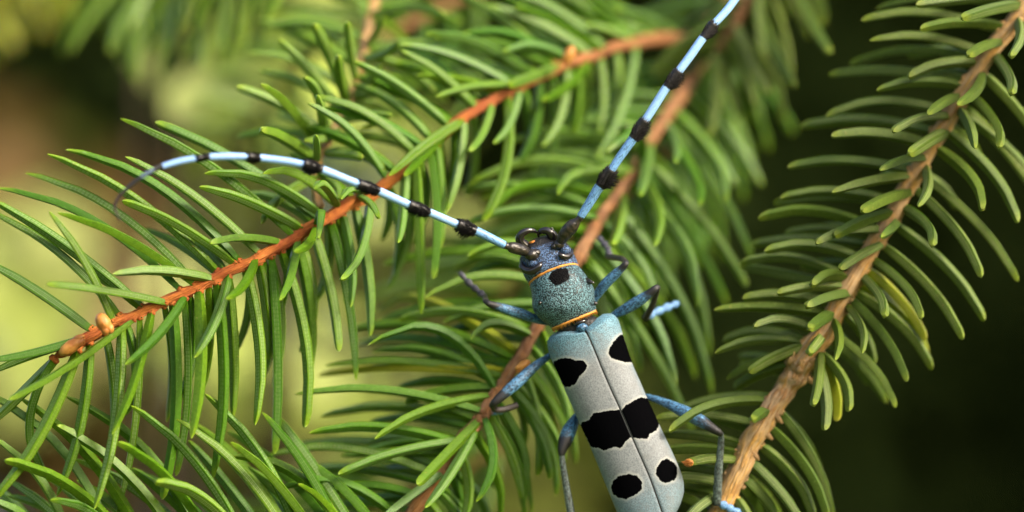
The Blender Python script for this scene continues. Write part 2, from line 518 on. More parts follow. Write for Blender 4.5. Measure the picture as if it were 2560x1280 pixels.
# ---- long orange branch under the left antenna (runs back to the thick limb behind)
A = Branch([(1745, 95, 40, 17), (1640, 100, 35, 16), (1560, 112, 30, 14.5), (1480, 140, 25, 13), (1400, 168, 21, 12.5), (1300, 215, 17, 12), (1200, 268, 14, 12),
            (1120, 325, 12, 13), (1050, 388, 10, 13), (990, 440, 9, 14), (930, 485, 8, 16), (860, 520, 6.5, 15), (790, 562, 5, 14), (715, 607, 3.5, 14),
            (640, 648, 2, 13), (560, 685, 1, 13), (450, 738, 0, 12), (340, 785, -0.5, 12), (270, 815, -1, 13), (215, 848, -1, 15), (165, 878, -1, 13), (140, 893, -1, 6)],
           'long spruce branch with bright orange twig and bud beneath the beetle\'s curled antenna', M_BARK_O, M_NEEDLE, n=150, knob=0.22)
A.traced('''
735 590 505 400 300 296 d4
800 550 600 405 387 305 d6
600 655 400 472 163 374 d3.5
545 680 350 505 117 385 d2.5
485 690 290 528 62 433 d5
590 660 448 566 305 502 f
640 625 478 487 312 391 d-2
445 715 210 540 -8 470 d2
480 697 315 595 143 532 f
283 803 218 662 122 528 d-4
355 768 165 610 -25 498 d1
300 790 135 622 -30 528 d3
228 822 100 736 -45 648 d0 w13
530 698 405 674 280 686 d-5
420 757 268 726 115 710 d-6
700 607 605 596 523 608 d-3 w10
750 565 622 503 497 467 d0
800 530 645 447 510 434 d2
830 480 715 425 657 434 d2 w12
840 505 812 466 785 473 d-4 w10
900 462 880 474 852 498 d0 w9
792 560 803 530 795 600 d-3 w10
895 490 925 510 947 545 d1 w9
948 545 905 625 852 700 d-1
1015 430 1005 560 995 607 d2 w10
788 572 772 607 735 629 d-5 w10
748 618 728 690 699 751 d-3
640 650 613 712 565 748 d-5
575 695 542 792 485 895 d-4
468 745 398 834 312 912 d-5
337 795 172 914 20 1000 d-5 w10
208 846 100 880 -40 902 d-3
178 856 70 893 -30 935 d0
143 905 75 965 -30 1065 d2
200 880 112 1073 -30 1262 d-3 w14
232 868 205 1030 142 1240 d0 w12
268 840 283 960 270 1180 d3
305 815 290 1040 235 1274 d-3 w12
382 790 348 920 279 1087 d-4
350 800 342 1040 290 1290 d2
438 765 442 1000 405 1250 d0 w12
465 755 474 940 440 1190 d3
508 735 505 900 478 1097 d-4 w13
545 712 563 900 530 1200 d1 w12
575 700 585 880 582 1045 d4
615 680 650 850 637 1064 d0 w12
650 662 668 780 672 900 d5
680 648 694 850 687 1135 d4 w12
705 630 757 830 762 1070 d4 w12
745 610 772 760 770 960 d7 w12
785 585 828 738 847 879 d4 w12
830 555 877 770 890 952 d6 w12
860 540 882 690 876 769 d3 w10
890 520 927 720 925 843 d6 w12
40 905 78 1050 126 1206 d4 w12
1040 400 1050 600 1053 787 d8
1075 370 1097 560 1083 697 d7
1090 360 1104 480 1100 620 d10
1160 300 1152 400 1116 530 d9
1230 262 1207 330 1172 379 d9
1300 225 1272 312 1233 358 d11
1275 245 1262 430 1208 552 d10
1420 165 1395 310 1355 366 d17
1500 140 1510 250 1497 335 d24
1590 112 1565 260 1490 395 d22
1445 158 1442 250 1433 330 d24
1350 190 1340 310 1290 420 d19
1380 180 1385 330 1370 470 d24
1540 118 1545 260 1520 360 d30
1330 175 1180 101 1064 84 d14
1430 155 1335 118 1256 133 d16
1510 130 1395 55 1285 15 d21
1380 150 1250 45 1080 -40 d24
1450 130 1330 35 1180 -40 d27
1580 105 1520 75 1465 62 d24
1640 98 1510 35 1380 -30 d32
1190 255 1075 148 960 125 d27
1290 205 1130 125 1000 105 d28
1290 215 1190 216 1090 243 d11
1400 165 1338 187 1270 214 d14
1472 150 1425 212 1354 251 d17
1700 92 1620 50 1540 25 d32
1120 325 1062 385 1010 440 d6 w10
1160 300 1080 350 972 440 d5 w10
''')
A.fill(16, 0.50, 0.84, 150, 268, 330, phis=(10, 50), seed=3)
A.fill(28, 0.04, 0.46, 152, 265, 300, phis=(10, 60), seed=4)
A.fill(14, 0.05, 0.46, 152, 262, 300, phis=(-25, 8), sides=(1,), seed=5)
A.done()
# terminal and side buds
def bud(parent, x, y, d, ang, L, r, mat=M_BUD):
    mb = MB()
    ca, sa = math.cos(math.radians(ang)), -math.sin(math.radians(ang))
    c = P(x, y, d)
    ax = (RIGHT * ca - UP * sa).normalized()
    side = ax.cross(TOCAM).normalized()
    for k in range(11):                      # overlapping pointed scales round a short cone
        f = k / 11
        th = k * 2.4
        o_ = (side * math.cos(th) + TOCAM * math.sin(th))
        p = c + ax * S(L) * f * 0.62 + o_ * S(r) * (1 - f) * 0.36
        mb.ball(p, S(r * 0.62) * (1 - 0.45 * f), S(L * 0.30), S(r * 0.5) * (1 - 0.45 * f), (o_.cross(ax), (ax + o_ * 0.12 * (1 - f)).normalized(), o_), 8, 6)
    mb.ball(c + ax * S(L) * 0.42, S(r * 0.90), S(L * 0.60), S(r * 0.90), (side, ax, TOCAM), 10, 8)
    return mb.build('bud', mat, parent)
bud(A.root, 268, 825, -4, 118, 46, 21)
bud(A.root, 200, 852, -2, 213, 62, 19)
bud(A.root, 1415, 150, 17, 60, 40, 17)

# ---- main limb that runs behind the beetle
C = Branch([(1870, -60, 52, 23), (1790, 60, 46, 22), (1740, 165, 40, 21), (1690, 255, 34, 19), (1640, 330, 29, 17), (1590, 420, 24, 16), (1540, 492, 20, 15), (1490, 562, 16, 14.5),
            (1440, 655, 13, 15), (1395, 740, 11, 15), (1340, 825, 9.5, 15), (1288, 912, 8, 16), (1240, 985, 7, 16), (1195, 1055, 6, 17), (1130, 1135, 6, 17), (1085, 1210, 6, 17), (1025, 1290, 6, 18), (940, 1400, 6, 18)],
           'brown spruce branch running behind the beetle, clasped by its legs', M_BARK_B, M_NEEDLE, n=130, knob=0.18)
C.traced('''
1700 290 1788 400 1813 506 d20
1690 320 1798 478 1878 641 d24
1672 310 1694 360 1687 408 d14
1680 340 1737 446 1748 513 d15
1625 360 1613 430 1600 490 d13
1620 400 1762 555 1868 716 d22
1600 430 1648 530 1635 616 d11
1575 460 1700 585 1745 769 d15
1560 490 1550 560 1530 612 d9
1550 520 1695 735 1780 985 d22
1620 420 1730 590 1818 762 d30
1600 440 1735 700 1772 890 d26
1520 560 1590 640 1640 745 d15
1490 600 1650 830 1692 966 d12
1470 640 1640 890 1733 1082 d20
1500 600 1660 770 1738 946 d26
1460 650 1560 800 1600 930 d22
1600 420 1600 330 1515 382 d14
1590 430 1450 430 1394 488 d10
1530 500 1300 465 1212 552 d11
1500 550 1300 525 1160 562 d13
1570 450 1330 403 1172 462 d17
1620 370 1380 330 1268 356 d21
1640 350 1500 300 1400 335 d27
1240 975 1045 803 918 864 d4
1262 940 985 898 810 916 d11
1270 930 900 918 793 940 d15 y
1400 720 1180 690 1063 744 d8
1430 660 1060 625 958 661 d16
1420 690 1240 600 1169 641 d9
1330 840 1220 808 1176 849 d5
1370 780 1080 760 950 803 d17
1290 900 1080 820 880 822 d16
1300 890 1010 735 940 795 d24 y
1000 1300 860 1208 685 1229 d4
1100 1190 840 1118 660 1142 d9
1150 1110 930 1066 772 1083 d5
1210 1030 905 966 737 986 d5
1230 990 1060 1027 936 1098 d2
1160 1100 965 1137 845 1186 d3
1200 1050 1112 1140 1042 1212 d1
1190 1070 1122 1190 1062 1270 d1
1110 1180 1020 1245 945 1305 d2
1250 960 1090 880 930 880 d14
1280 920 1060 850 890 860 d20
1190 1050 1000 1020 800 1040 d14
1130 1130 940 1100 720 1120 d18
1080 1210 900 1170 700 1190 d14
1300 900 1340 1040 1345 1190 d10
1270 960 1370 1100 1390 1240 d12
1240 1000 1300 1100 1310 1240 d10
1210 1040 1235 1130 1190 1255 d3
1180 1080 1240 1180 1250 1300 d8
1320 860 1380 930 1420 1100 d12
1150 1120 1170 1220 1150 1320 d6
1350 820 1410 1000 1440 1160 d15
1410 720 1500 900 1560 1100 d24
''')
C.fill(36, 0.10, 0.95, 182, 298, 350, phis=(20, 65), seed=8, bend=0.12)
C.fill(18, 0.22, 0.6, 178, 300, 340, phis=(0, 25), sides=(1,), seed=9, bend=0.12)
C.fill(22, 0.62, 0.98, 180, 290, 330, phis=(8, 40), seed=10, bend=0.10)
C.fill(18, 0.02, 0.22, 190, 295, 330, phis=(-20, 40), sides=(-1, -1, 1), seed=11, bend=0.08)
C.done()
bud(C.root, 1296, 922, 5, 35, 36, 14)

# ---- right-hand tan branch
D = Branch([(2640, -110, 11, 22), (2560, 20, 10, 21), (2480, 125, 9.5, 21), (2400, 245, 9, 21), (2340, 345, 8.5, 21), (2270, 465, 8, 22), (2220, 560, 7.5, 22), (2130, 700, 7, 24), (2060, 830, 6.5, 27),
            (2010, 895, 6, 34), (1990, 935, 6, 33), (1960, 975, 6, 27), (1920, 1035, 5.5, 27), (1870, 1125, 5.5, 27), (1820, 1235, 5.5, 28), (1770, 1330, 5.5, 28), (1720, 1420, 5.5, 28)],
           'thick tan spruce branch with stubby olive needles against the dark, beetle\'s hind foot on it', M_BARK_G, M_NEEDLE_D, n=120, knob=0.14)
D.traced('''
2545 10 2480 24 2404 46 d-1
2500 60 2400 53 2300 73 d4
2470 60 2285 30 2153 50 d10
2560 -20 2400 -3 2290 12 d6
2480 -20 2300 -10 2190 22 d14
2450 120 2300 91 2174 101 d7
2430 130 2272 122 2125 161 d16
2500 105 2462 113 2421 140 d-1 w12
2545 50 2548 95 2526 141 d-2 w12
2440 155 2350 158 2271 192 d5
2410 195 2232 173 2072 186 d13
2400 210 2290 204 2191 226 d6
2462 190 2438 225 2392 262 d-3 w12
2492 145 2522 188 2528 234 d-1 w12
2480 200 2540 270 2590 340 d10
2445 250 2492 308 2497 368 d0 w12
2407 275 2428 320 2437 371 d-2 w12
2395 240 2362 254 2319 286 d-1 w12
2370 290 2302 298 2231 329 d2
2350 270 2180 252 2064 291 d10
2330 325 2172 298 2002 316 d15
2320 360 2200 333 2078 339 d6
2365 330 2322 354 2272 386 d-2 w12
2440 300 2515 370 2600 470 d12
2275 425 2092 400 1969 418 d9
2310 395 2262 400 2199 426 d0 w12
2275 440 2180 449 2079 481 d4
2220 495 2082 476 1950 496 d9
2225 505 2080 490 1935 508 d14
2275 480 2217 496 2154 528 d0 w12
2325 420 2322 470 2295 516 d-3 w12
2160 555 2022 528 1895 546 d8
2232 530 2162 554 2086 591 d3
2200 575 2120 578 2039 608 d3
2250 560 2232 570 2202 593 d-4 w12
2190 590 2070 575 1963 584 d13
2150 645 2030 616 1911 628 d6
2170 610 2020 598 1878 612 d13
2205 610 2157 634 2099 673 d1 w12
2100 685 1990 648 1850 658 d10
2100 715 1980 690 1850 666 d12
2105 690 2070 690 2029 714 d2
2110 715 2030 713 1942 733 d4
2080 757 1960 733 1856 745 d7
2120 735 2070 744 2015 766 d0 w12
2070 785 1910 766 1785 775 d7
2030 825 1955 802 1884 816 d3
2078 785 2058 795 2022 823 d-3 w12
2000 840 1900 824 1807 853 d11
2000 850 1895 850 1787 883 d6
1970 880 1890 905 1817 948 d8
2010 865 1942 890 1872 931 d3
1960 905 1900 930 1837 969 d10
2050 845 2042 858 2022 883 d-4 w12
1915 1000 1790 1012 1671 1079 d1
1880 1055 1760 1038 1640 1045 d6
1915 1030 1900 1035 1880 1050 d-5 w12
1850 1110 1750 1090 1655 1086 d8
1840 1130 1750 1122 1665 1126 d6
1838 1150 1780 1148 1722 1157 d1 w13
1820 1185 1740 1168 1660 1165 d9
1805 1205 1740 1192 1672 1196 d5
1795 1230 1720 1215 1650 1218 d9
1785 1235 1760 1255 1718 1295 d2
1780 1290 1700 1240 1640 1260 d8
1965 1040 2042 1158 2085 1300 d9
1945 1080 2014 1168 2070 1300 d6
1918 1120 1984 1188 2035 1300 d7
1895 1165 1950 1225 2000 1300 d5
1870 1200 1910 1240 1945 1300 d7
1860 1215 1885 1250 1905 1300 d10
1840 1245 1860 1280 1880 1330 d5
2050 880 2046 950 2033 1013 d-2
2060 915 2064 1000 2062 1076 d3
2065 900 2088 970 2092 1053 d6 y
2075 900 2112 948 2122 1029 d3 w12
2085 800 2097 850 2087 901 d-3 w10
2103 842 2182 918 2240 1019 d6 w12
2130 770 2153 820 2155 884 d0 w10
2110 780 2160 840 2185 912 d9
2150 760 2227 863 2268 954 d5 w12
2165 745 2275 828 2331 923 d9
2180 720 2265 790 2320 892 d13 y
2365 380 2434 447 2456 526 d2 w12
2400 340 2505 467 2546 557 d5 w12
2440 280 2530 400 2620 530 d12
2335 450 2465 577 2546 704 d8 w12
2320 490 2403 593 2454 694 d3 w12
2280 530 2322 563 2330 614 d-2 w12
2262 580 2380 677 2462 802 d7 w12
2230 628 2340 732 2408 849 d5 w12
2200 660 2268 723 2304 797 d2 w12
2190 690 2268 770 2315 850 d8 y
2165 700 2197 740 2211 791 d-1 w12
''', hw=12.0)
D.fill(10, 0.04, 0.55, 182, 308, 330, hw=12, phis=(25, 70), seed=12, bend=0.08)
D.fill(8, 0.58, 0.97, 178, 306, 300, hw=12, phis=(15, 65), seed=13, bend=0.08)
# ring of dry bud scales at the yearly node
for k in range(46):
    th = k * 2.399
    x, y, d, r = D.s[D.near(1996, 915)]
    ax = (P(1940, 1000, 6) - P(2040, 840, 6)).normalized()
    sd_ = ax.cross(TOCAM).normalized()
    o_ = sd_ * math.cos(th) + TOCAM * math.sin(th)
    c = P(2000 - rnd.uniform(-14, 22), 912 + rnd.uniform(-22, 14), 6) + o_ * S(31)
    D.mb.ball(c + o_ * S(rnd.uniform(0, 6)), S(7), S(12), S(3.5), (o_.cross(ax), (ax * -1 + o_ * rnd.uniform(0.1, 0.7)).normalized(), o_), 6, 4)
# withered stubs where needles fell off
for (x, y) in ((1880, 1048), (1862, 1085), (1838, 1130), (1965, 1060), (1940, 1100), (2052, 965), (1900, 1010), (1905, 1150), (1850, 1190)):
    x0, y0, d0, r0 = D.s[D.near(x, y)]
    q = P(x, y, d0 - 0.4)
    D.mb.tube([P(x * 0.2 + x0 * 0.8, y * 0.2 + y0 * 0.8 - 6, d0 - 0.3), P(x * 0.6 + x0 * 0.4, y * 0.6 + y0 * 0.4, d0 - 0.4), P(x * 0.8 + x0 * 0.2, y * 0.8 + y0 * 0.2 + 4, d0 - 0.3)], [S(11), S(8), S(3)], 7)
D.done()
mbk = MB()
mbk.ball(P(1722, 1157, 1), S(13), S(11), S(11), seg=9, rings=6)
for k in range(14):
    mbk.spike(P(1724 + rnd.uniform(-8, 6), 1157 + rnd.uniform(-9, 9), 1 - rnd.uniform(0, .3)), P(1708 + rnd.uniform(-6, 12), 1158 + rnd.uniform(-14, 12), 0.5), S(4))
mbk.build('withered_needle_end', M_BUD, D.root, False)

# ---- greyish twig between
E = Branch([(800, 520, 9, 11), (792, 470, 10, 12), (790, 415, 11, 15), (800, 385, 12, 12), (825, 345, 13.5, 12), (858, 285, 16, 13), (880, 235, 18, 12), (900, 165, 21, 12), (915, 95, 24, 12), (932, 20, 27, 12), (945, -60, 30, 12)],
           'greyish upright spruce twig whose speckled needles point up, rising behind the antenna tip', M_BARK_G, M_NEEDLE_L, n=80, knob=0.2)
E.traced('''
800 440 712 487 653 560 d4
815 440 840 465 850 498 d5 w9
805 330 700 258 590 217 d12
785 365 725 272 651 210 d5
815 330 790 230 760 194 d7 w10
812 345 804 285 793 238 d4 w10
790 400 705 342 653 325 d2 w12
820 350 690 325 592 344 d18
850 330 830 340 760 352 d8
793 400 790 370 790 338 d-2 w10
850 300 920 287 983 290 d11
880 280 960 300 898 323 d13 w9
890 200 876 120 868 56 d10 w10
870 255 815 120 785 60 d11
868 262 852 200 845 140 d9 w10
895 230 930 195 951 163 d11 w11
920 110 945 75 957 45 d16 w10
910 150 965 130 996 103 d14 w10
860 290 765 162 695 97 d15
880 235 740 148 620 134 d20
815 385 865 385 905 393 d6
820 380 900 385 960 427 d8
880 240 1010 240 1089 292 d13 w14
905 140 1000 160 1087 232 d17
925 40 1040 20 1117 42 d18
870 260 980 330 1040 400 d20
915 100 790 60 660 70 d26
900 170 760 90 640 50 d30
930 30 830 -20 750 -30 d30
930 40 985 70 1040 140 d32
''')
E.fill(10, 0.25, 0.98, 150, 345, 280, phis=(15, 70), seed=15)
E.done()

# ---- branch just below the frame, its long needles reaching up
I = Branch([(1120, 1330, 6, 13), (980, 1345, 4, 13), (820, 1352, 3, 13), (640, 1368, 2, 13), (480, 1385, 1, 13), (300, 1400, 1, 12), (100, 1405, 1, 12), (-60, 1410, 1, 10)],
           'low spruce branch whose long needles slant up in front of the hanging ones', M_BARK_O, M_NEEDLE, n=60, knob=0.2)
I.traced('''
350 1390 155 1205 10 1150 d-4
330 1390 210 1268 124 1250 d-4
470 1390 295 1160 140 1062 d-1
380 1395 205 1118 50 995 d1
300 1400 135 1105 -30 985 d2
520 1380 335 1100 162 990 d3 w12
620 1370 455 1110 325 1013 d-2
540 1378 402 1178 292 1105 d-5
620 1368 485 1230 387 1205 d-6
730 1360 568 1134 440 1047 d-2
760 1358 600 1060 511 984 d1 w12
800 1354 665 1177 575 1105 d-4
860 1350 735 1128 655 1030 d0
880 1350 800 1245 745 1210 d-4 w9
870 1352 710 1160 585 1140 d3
190 1402 98 1200 -25 1090 d0
120 1402 60 1290 -30 1248 d-3
680 1362 560 1200 470 1100 d5
790 1355 690 1220 600 1160 d6
900 1348 780 1150 690 1040 d6
960 1346 860 1220 780 1160 d5
560 1376 420 1240 330 1170 d4
410 1392 290 1260 190 1200 d4
240 1402 110 1260 20 1200 d5
''', hw=12.0)
I.fill(12, 0.2, 0.85, 138, 200, 420, hw=12, phis=(15, 50), sides=(1,), seed=17)
I.done()

# ---- blurred twigs farther back
def back_twig(stem, label, left, right, n, length, seed, mat=M_NEEDLE_L, phis=(-45, 45), hw=11, extra=None, bm=M_BARK_B):
    b = Branch(stem, label, bm, mat, group=None, n=50)
    b.fill(n, 0.02, 1.0, left, right, length, hw=hw, phis=phis, seed=seed)
    if extra: b.traced(extra, hw=hw)
    b.done()
    return b
back_twig([(700, -190, 38, 14), (560, -110, 44, 13), (420, -80, 50, 12), (300, -75, 58, 10)],
          'blurred spruce twig whose needles hang straight down into the dark hollow', 235, 268, 34, 260, 21, extra='''
505 -95 505 50 495 168 d42
450 -85 440 40 425 128 d46
400 -80 395 10 385 74 d50
575 -115 572 40 564 168 d48
615 -140 615 20 600 120 d44
650 -160 655 20 640 150 d50
''')
back_twig([(250, -260, 85, 12), (130, -140, 92, 12), (20, -90, 96, 11), (-120, -60, 100, 10)],  # yellow needle colour stands for tips lit bright
          'strongly blurred spruce twig with bright needle tips beside the dark hollow', 230, 300, 12, 260, 22, mat=M_NEEDLE_Y, extra='''
110 -125 145 -40 184 46 d88
20 -90 35 -40 55 5 d92
-60 -75 -10 30 28 108 d90
-110 -60 -60 60 -10 150 d95
''')
back_twig([(900, 60, 62, 13), (780, 140, 66, 13), (690, 230, 72, 12), (620, 330, 78, 11)],
          'pale yellow-green blurred spruce twig seen through the grey twig', 175, 275, 12, 250, 23, mat=M_NEEDLE_L)
back_twig([(1500, -140, 60, 14), (1300, -60, 56, 14), (1120, 10, 54, 13), (960, 90, 52, 12)],
          'blurred spruce twig filling the gap above the orange branch', 165, 255, 22, 330, 24, mat=M_NEEDLE)
back_twig([(1960, -190, 34, 16), (1905, -60, 33, 15), (1850, 40, 33, 14), (1800, 120, 34, 12)],
          'blurred drooping spruce twig beside the outer feeler, needles pointing down', 215, 300, 22, 250, 25, mat=M_NEEDLE_D, phis=(5, 55), extra='''
1880 0 1948 148 1988 216 d26 w13
1945 -130 2032 58 2076 132 d22 w13
1840 60 1885 170 1922 234 d30 w13
1820 90 1855 190 1886 260 d32 w13
1770 150 1790 260 1774 336 d30
1800 110 1800 210 1796 282 d34
1805 110 1825 220 1855 300 d36
1930 -110 2040 -20 2060 62 d34 w13
1900 -50 1900 60 1915 150 d30 w13
''')
back_twig([(1720, 330, 48, 14), (1560, 480, 50, 13), (1400, 600, 50, 12), (1240, 760, 52, 11)],
          'blurred spruce twig behind the brown branch, between head and thorax', 185, 290, 60, 330, 26, mat=M_NEEDLE)
back_twig([(1250, 1120, 46, 13), (1100, 1200, 46, 13), (920, 1290, 48, 12), (760, 1400, 50, 11)],
          'blurred spruce twig low down behind the crossing needles', 175, 250, 44, 330, 27, mat=M_NEEDLE)

# ------------------------------------------------------------------ background: dark old spruce, sunlit leafy bush
def spindles(mb, c, n, box, L, w, r):
    for _ in range(n):
        p = c + Vector((r.uniform(-1, 1) * box[0], r.uniform(-1, 1) * box[1], r.uniform(-1, 1) * box[2]))
        v = Vector((r.gauss(0, 1), r.gauss(0, 1), r.gauss(-0.3, 0.8))).normalized() * L * r.uniform(0.6, 1.2)
        a = v.orthogonal().normalized(); b = a.cross(v).normalized()
        w_ = w * r.uniform(0.7, 1.2)
        vs = [p] + [p + v * 0.5 + (a * math.cos(k * 2.094) + b * math.sin(k * 2.094)) * w_ for k in range(3)] + [p + v]
        mb.put(vs, [(0, 2, 1), (0, 3, 2), (0, 1, 3), (4, 1, 2), (4, 2, 3), (4, 3, 1)])
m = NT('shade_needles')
M_SHADE = m.fin(m.mix(m.noise(30.0), (0.008, 0.015, 0.004), (0.018, 0.027, 0.007)), 0.9, 0.0)  # near-black base colour, the trees' deep shade put into it
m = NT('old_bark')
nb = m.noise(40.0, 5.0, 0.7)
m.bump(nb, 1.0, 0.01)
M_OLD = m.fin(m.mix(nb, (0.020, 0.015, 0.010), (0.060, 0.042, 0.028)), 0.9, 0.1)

def old_tree(name, label, base_xy, spans, seed, girth):
    r = random.Random(seed)
    root = empty(name, (base_xy[0], base_xy[1], 0.0))
    tag(root, label, 'tree')
    mb = MB()
    pts = [Vector((base_xy[0] + 0.02 * math.sin(z * 2), base_xy[1], z)) for z in [0, 0.3, 0.7, 1.1, 1.5, 2.0, 2.6, 3.3]]
    mb.tube(pts, [girth * g for g in (0.17, 0.135, 0.125, 0.12, 0.115, 0.10, 0.09, 0.07)], 20, wob=lambda t, th: 1 + 0.12 * noise.noise(Vector((math.cos(th) * 2, math.sin(th) * 2, t * 14))))
    mb.build('trunk', M_OLD, root)
    cr = MB()
    for (c, box, n, L, w) in spans:
        spindles(cr, Vector(c), n, box, L, w, r)
    o = cr.build('crown_and_shade_roof', M_SHADE, root, False)
    o['kind'] = 'stuff'
    return root
c0 = P(2800, 640, 970)
c1 = P(250, 640, 560)
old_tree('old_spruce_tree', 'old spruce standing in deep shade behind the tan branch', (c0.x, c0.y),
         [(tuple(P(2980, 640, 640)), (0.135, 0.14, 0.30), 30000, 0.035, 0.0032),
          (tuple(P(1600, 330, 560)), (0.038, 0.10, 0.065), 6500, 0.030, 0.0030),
          (tuple(P(3000, -1500, 680)), (0.24, 0.26, 0.10), 13000, 0.045, 0.0040)], 31, 1.0)  # last block: unseen boughs overhead, added to keep sun off the background
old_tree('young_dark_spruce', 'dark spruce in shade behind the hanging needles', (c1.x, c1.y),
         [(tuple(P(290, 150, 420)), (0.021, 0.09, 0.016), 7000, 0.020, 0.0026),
          (tuple(P(200, -900, 480)), (0.05, 0.14, 0.05), 4000, 0.040, 0.0036)], 32, 0.03)  # second block is out of view above, added only as a shading roof

def leaf_mat(name, a, b):
    m = NT(name)
    rn = m.n('ShaderNodeObjectInfo').outputs['Random']
    c = m.mix(rn, a, b)
    c = m.mix(m.math('MULTIPLY', m.noise(90.0), 0.35), c, tuple(x * 0.6 for x in a))
    m.fin(c, 0.5, 0.3)
    tr = m.n('ShaderNodeBsdfTranslucent')
    m.set(tr.inputs['Color'], c)
    mx = m.n('ShaderNodeMixShader')
    mx.inputs[0].default_value = 0.45
    m.t.links.new(m.b.outputs[0], mx.inputs[1]); m.t.links.new(tr.outputs[0], mx.inputs[2])
    m.t.links.new(mx.outputs[0], m.out.inputs['Surface'])
    return m.m
M_LIME_SUNLIT = leaf_mat('leaf_lime_sunlit', (0.42, 0.52, 0.08), (0.64, 0.70, 0.26))  # very pale lime, sunlight on the leaves put into the colour
M_OLIVE_SHADED = leaf_mat('leaf_olive_shaded', (0.10, 0.13, 0.02), (0.15, 0.17, 0.03))  # darker leaf copy with the shade painted in
M_DRY = leaf_mat('leaf_dry', (0.16, 0.095, 0.03), (0.22, 0.14, 0.05))
def leaf_mesh(name, mat):
    """pointed oval blade folded along the midrib, arching, with a serrated edge"""
    vs, fs = [], []
    N = 9
    for i in range(N + 1):
        t = i / N
        w = 0.34 * math.sin(math.pi * t ** 0.8) * (1 + 0.10 * (i % 2))
        z = -0.22 * t * t
        vs += [(-w, t, z + 0.35 * w), (0, t, z), (w, t, z + 0.35 * w)]
    for i in range(N):
        a = i * 3
        fs += [(a, a + 1, a + 4, a + 3), (a + 1, a + 2, a + 5, a + 4)]
    me = bpy.data.meshes.new(name)
    me.from_pydata(vs, [], fs)
    me.materials.append(mat)
    me.polygons.foreach_set('use_smooth', [True] * len(me.polygons))
    return me
def bush(name, label, spots, me, size, seed, foot):
    """spots: (x, y, depth, spread px, spread mm, count)"""
    r = random.Random(seed)
    f = P(*foot); base = Vector((f.x, f.y, 0.0))
    root = empty(name, base)
    tag(root, label, 'bush')
    st = MB()
    for (x, y, d, sp, sd, n) in spots:
        c = P(x, y, d)
        mid = base.lerp(c, 0.6) + Vector((r.uniform(-.05, .05), r.uniform(-.05, .05), 0.08))
        pts = [base + Vector((r.uniform(-.02, .02), r.uniform(-.02, .02), -0.02)), base.lerp(mid, 0.5), mid, c]
        st.tube([Vector(p) for p in catmull([tuple(p) for p in pts], 14)], [0.0022 - 0.0017 * i / 13 for i in range(14)], 6)
        for _ in range(n):
            p = P(x + r.gauss(0, sp), y + r.gauss(0, sp), d + r.gauss(0, sd))
            o = bpy.data.objects.new('leaf', me)
            COL.objects.link(o)
            o.parent = root
            o.matrix_parent_inverse = PINV[root.name]
            out = (Vector((r.gauss(0, 1), r.gauss(-0.6, 0.6), r.gauss(0, 0.7)))).normalized()
            s = size * r.uniform(0.7, 1.3)
            q = out.to_track_quat('Y', 'Z') @ Matrix.Rotation(r.uniform(-0.9, 0.9), 3, 'Y').to_quaternion()
            o.matrix_basis = Matrix.Translation(p) @ q.to_matrix().to_4x4() @ Matrix.Diagonal((s, s, s, 1))
            # leaf stalk back to the shoot
            st.tube([p.lerp(c, 0.35), p.lerp(c, 0.1), p], [0.0007] * 3, 4)
    st.build('stem', M_OLD, root)
    return root
bush('leafy_bush', 'sunlit lime-green leafy bush glowing out of focus beside the orange twig tip',
     [(60, 600, 270, 60, 20, 10), (10, 760, 280, 70, 20, 11), (-260, 680, 290, 110, 30, 16), (140, 890, 280, 40, 20, 5), (300, 700, 280, 50, 20, 5), (-180, 960, 280, 70, 20, 6)], leaf_mesh('leaf', M_LIME_SUNLIT), 0.018, 41, (-300, 640, 420))
bush('leafy_bush', 'lime-green bush patches glimpsed low between the horizontal needles',
     [(830, 1010, 180, 45, 15, 7), (1000, 1085, 180, 45, 15, 6), (800, 1115, 190, 40, 15, 5), (700, 770, 170, 22, 10, 3), (940, 1290, 200, 60, 15, 5), (460, 940, 220, 50, 15, 5)], leaf_mesh('leaf', M_LIME_SUNLIT), 0.012, 42, (900, 1500, 420))
bush('leafy_bush', 'yellow-green bush dots shining through the grey twig\'s needles',  # leaf spots added where bright sky gaps and blurred highlights belong
     [(720, 190, 150, 40, 15, 6), (560, 310, 130, 20, 12, 2), (350, 130, 130, 12, 8, 2), (680, 300, 140, 25, 12, 3), (650, 60, 170, 50, 15, 6), (880, 130, 170, 40, 15, 5), (470, 40, 160, 40, 15, 3), (960, 390, 150, 45, 12, 9), (1050, 555, 150, 25, 10, 4), (820, 60, 160, 35, 12, 6), (430, 300, 110, 8, 5, 1)], leaf_mesh('leaf', M_LIME_SUNLIT), 0.009, 45, (600, 1700, 440))
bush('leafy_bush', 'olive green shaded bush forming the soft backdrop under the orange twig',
     [(560, 880, 300, 100, 30, 34), (400, 1100, 310, 100, 30, 26), (1120, 840, 300, 90, 30, 30), (650, 560, 320, 60, 25, 12), (720, 1230, 310, 110, 30, 28), (1280, 1080, 320, 120, 30, 34), (900, 760, 310, 70, 30, 18), (960, 930, 320, 60, 25, 10), (40, 400, 330, 50, 25, 7)], leaf_mesh('leaf', M_OLIVE_SHADED), 0.015, 43, (700, 1600, 480))
bush('dry_bush', 'brown withered bush blurred behind the low crossing needles',
     [(60, 1200, 280, 80, 20, 26), (-60, 1130, 280, 60, 20, 12), (330, 1180, 290, 90, 20, 20), (130, 490, 280, 50, 20, 7), (640, 1080, 290, 60, 20, 8), (300, 640, 280, 40, 20, 6)], leaf_mesh('leaf', M_DRY), 0.014, 44, (200, 1600, 460))

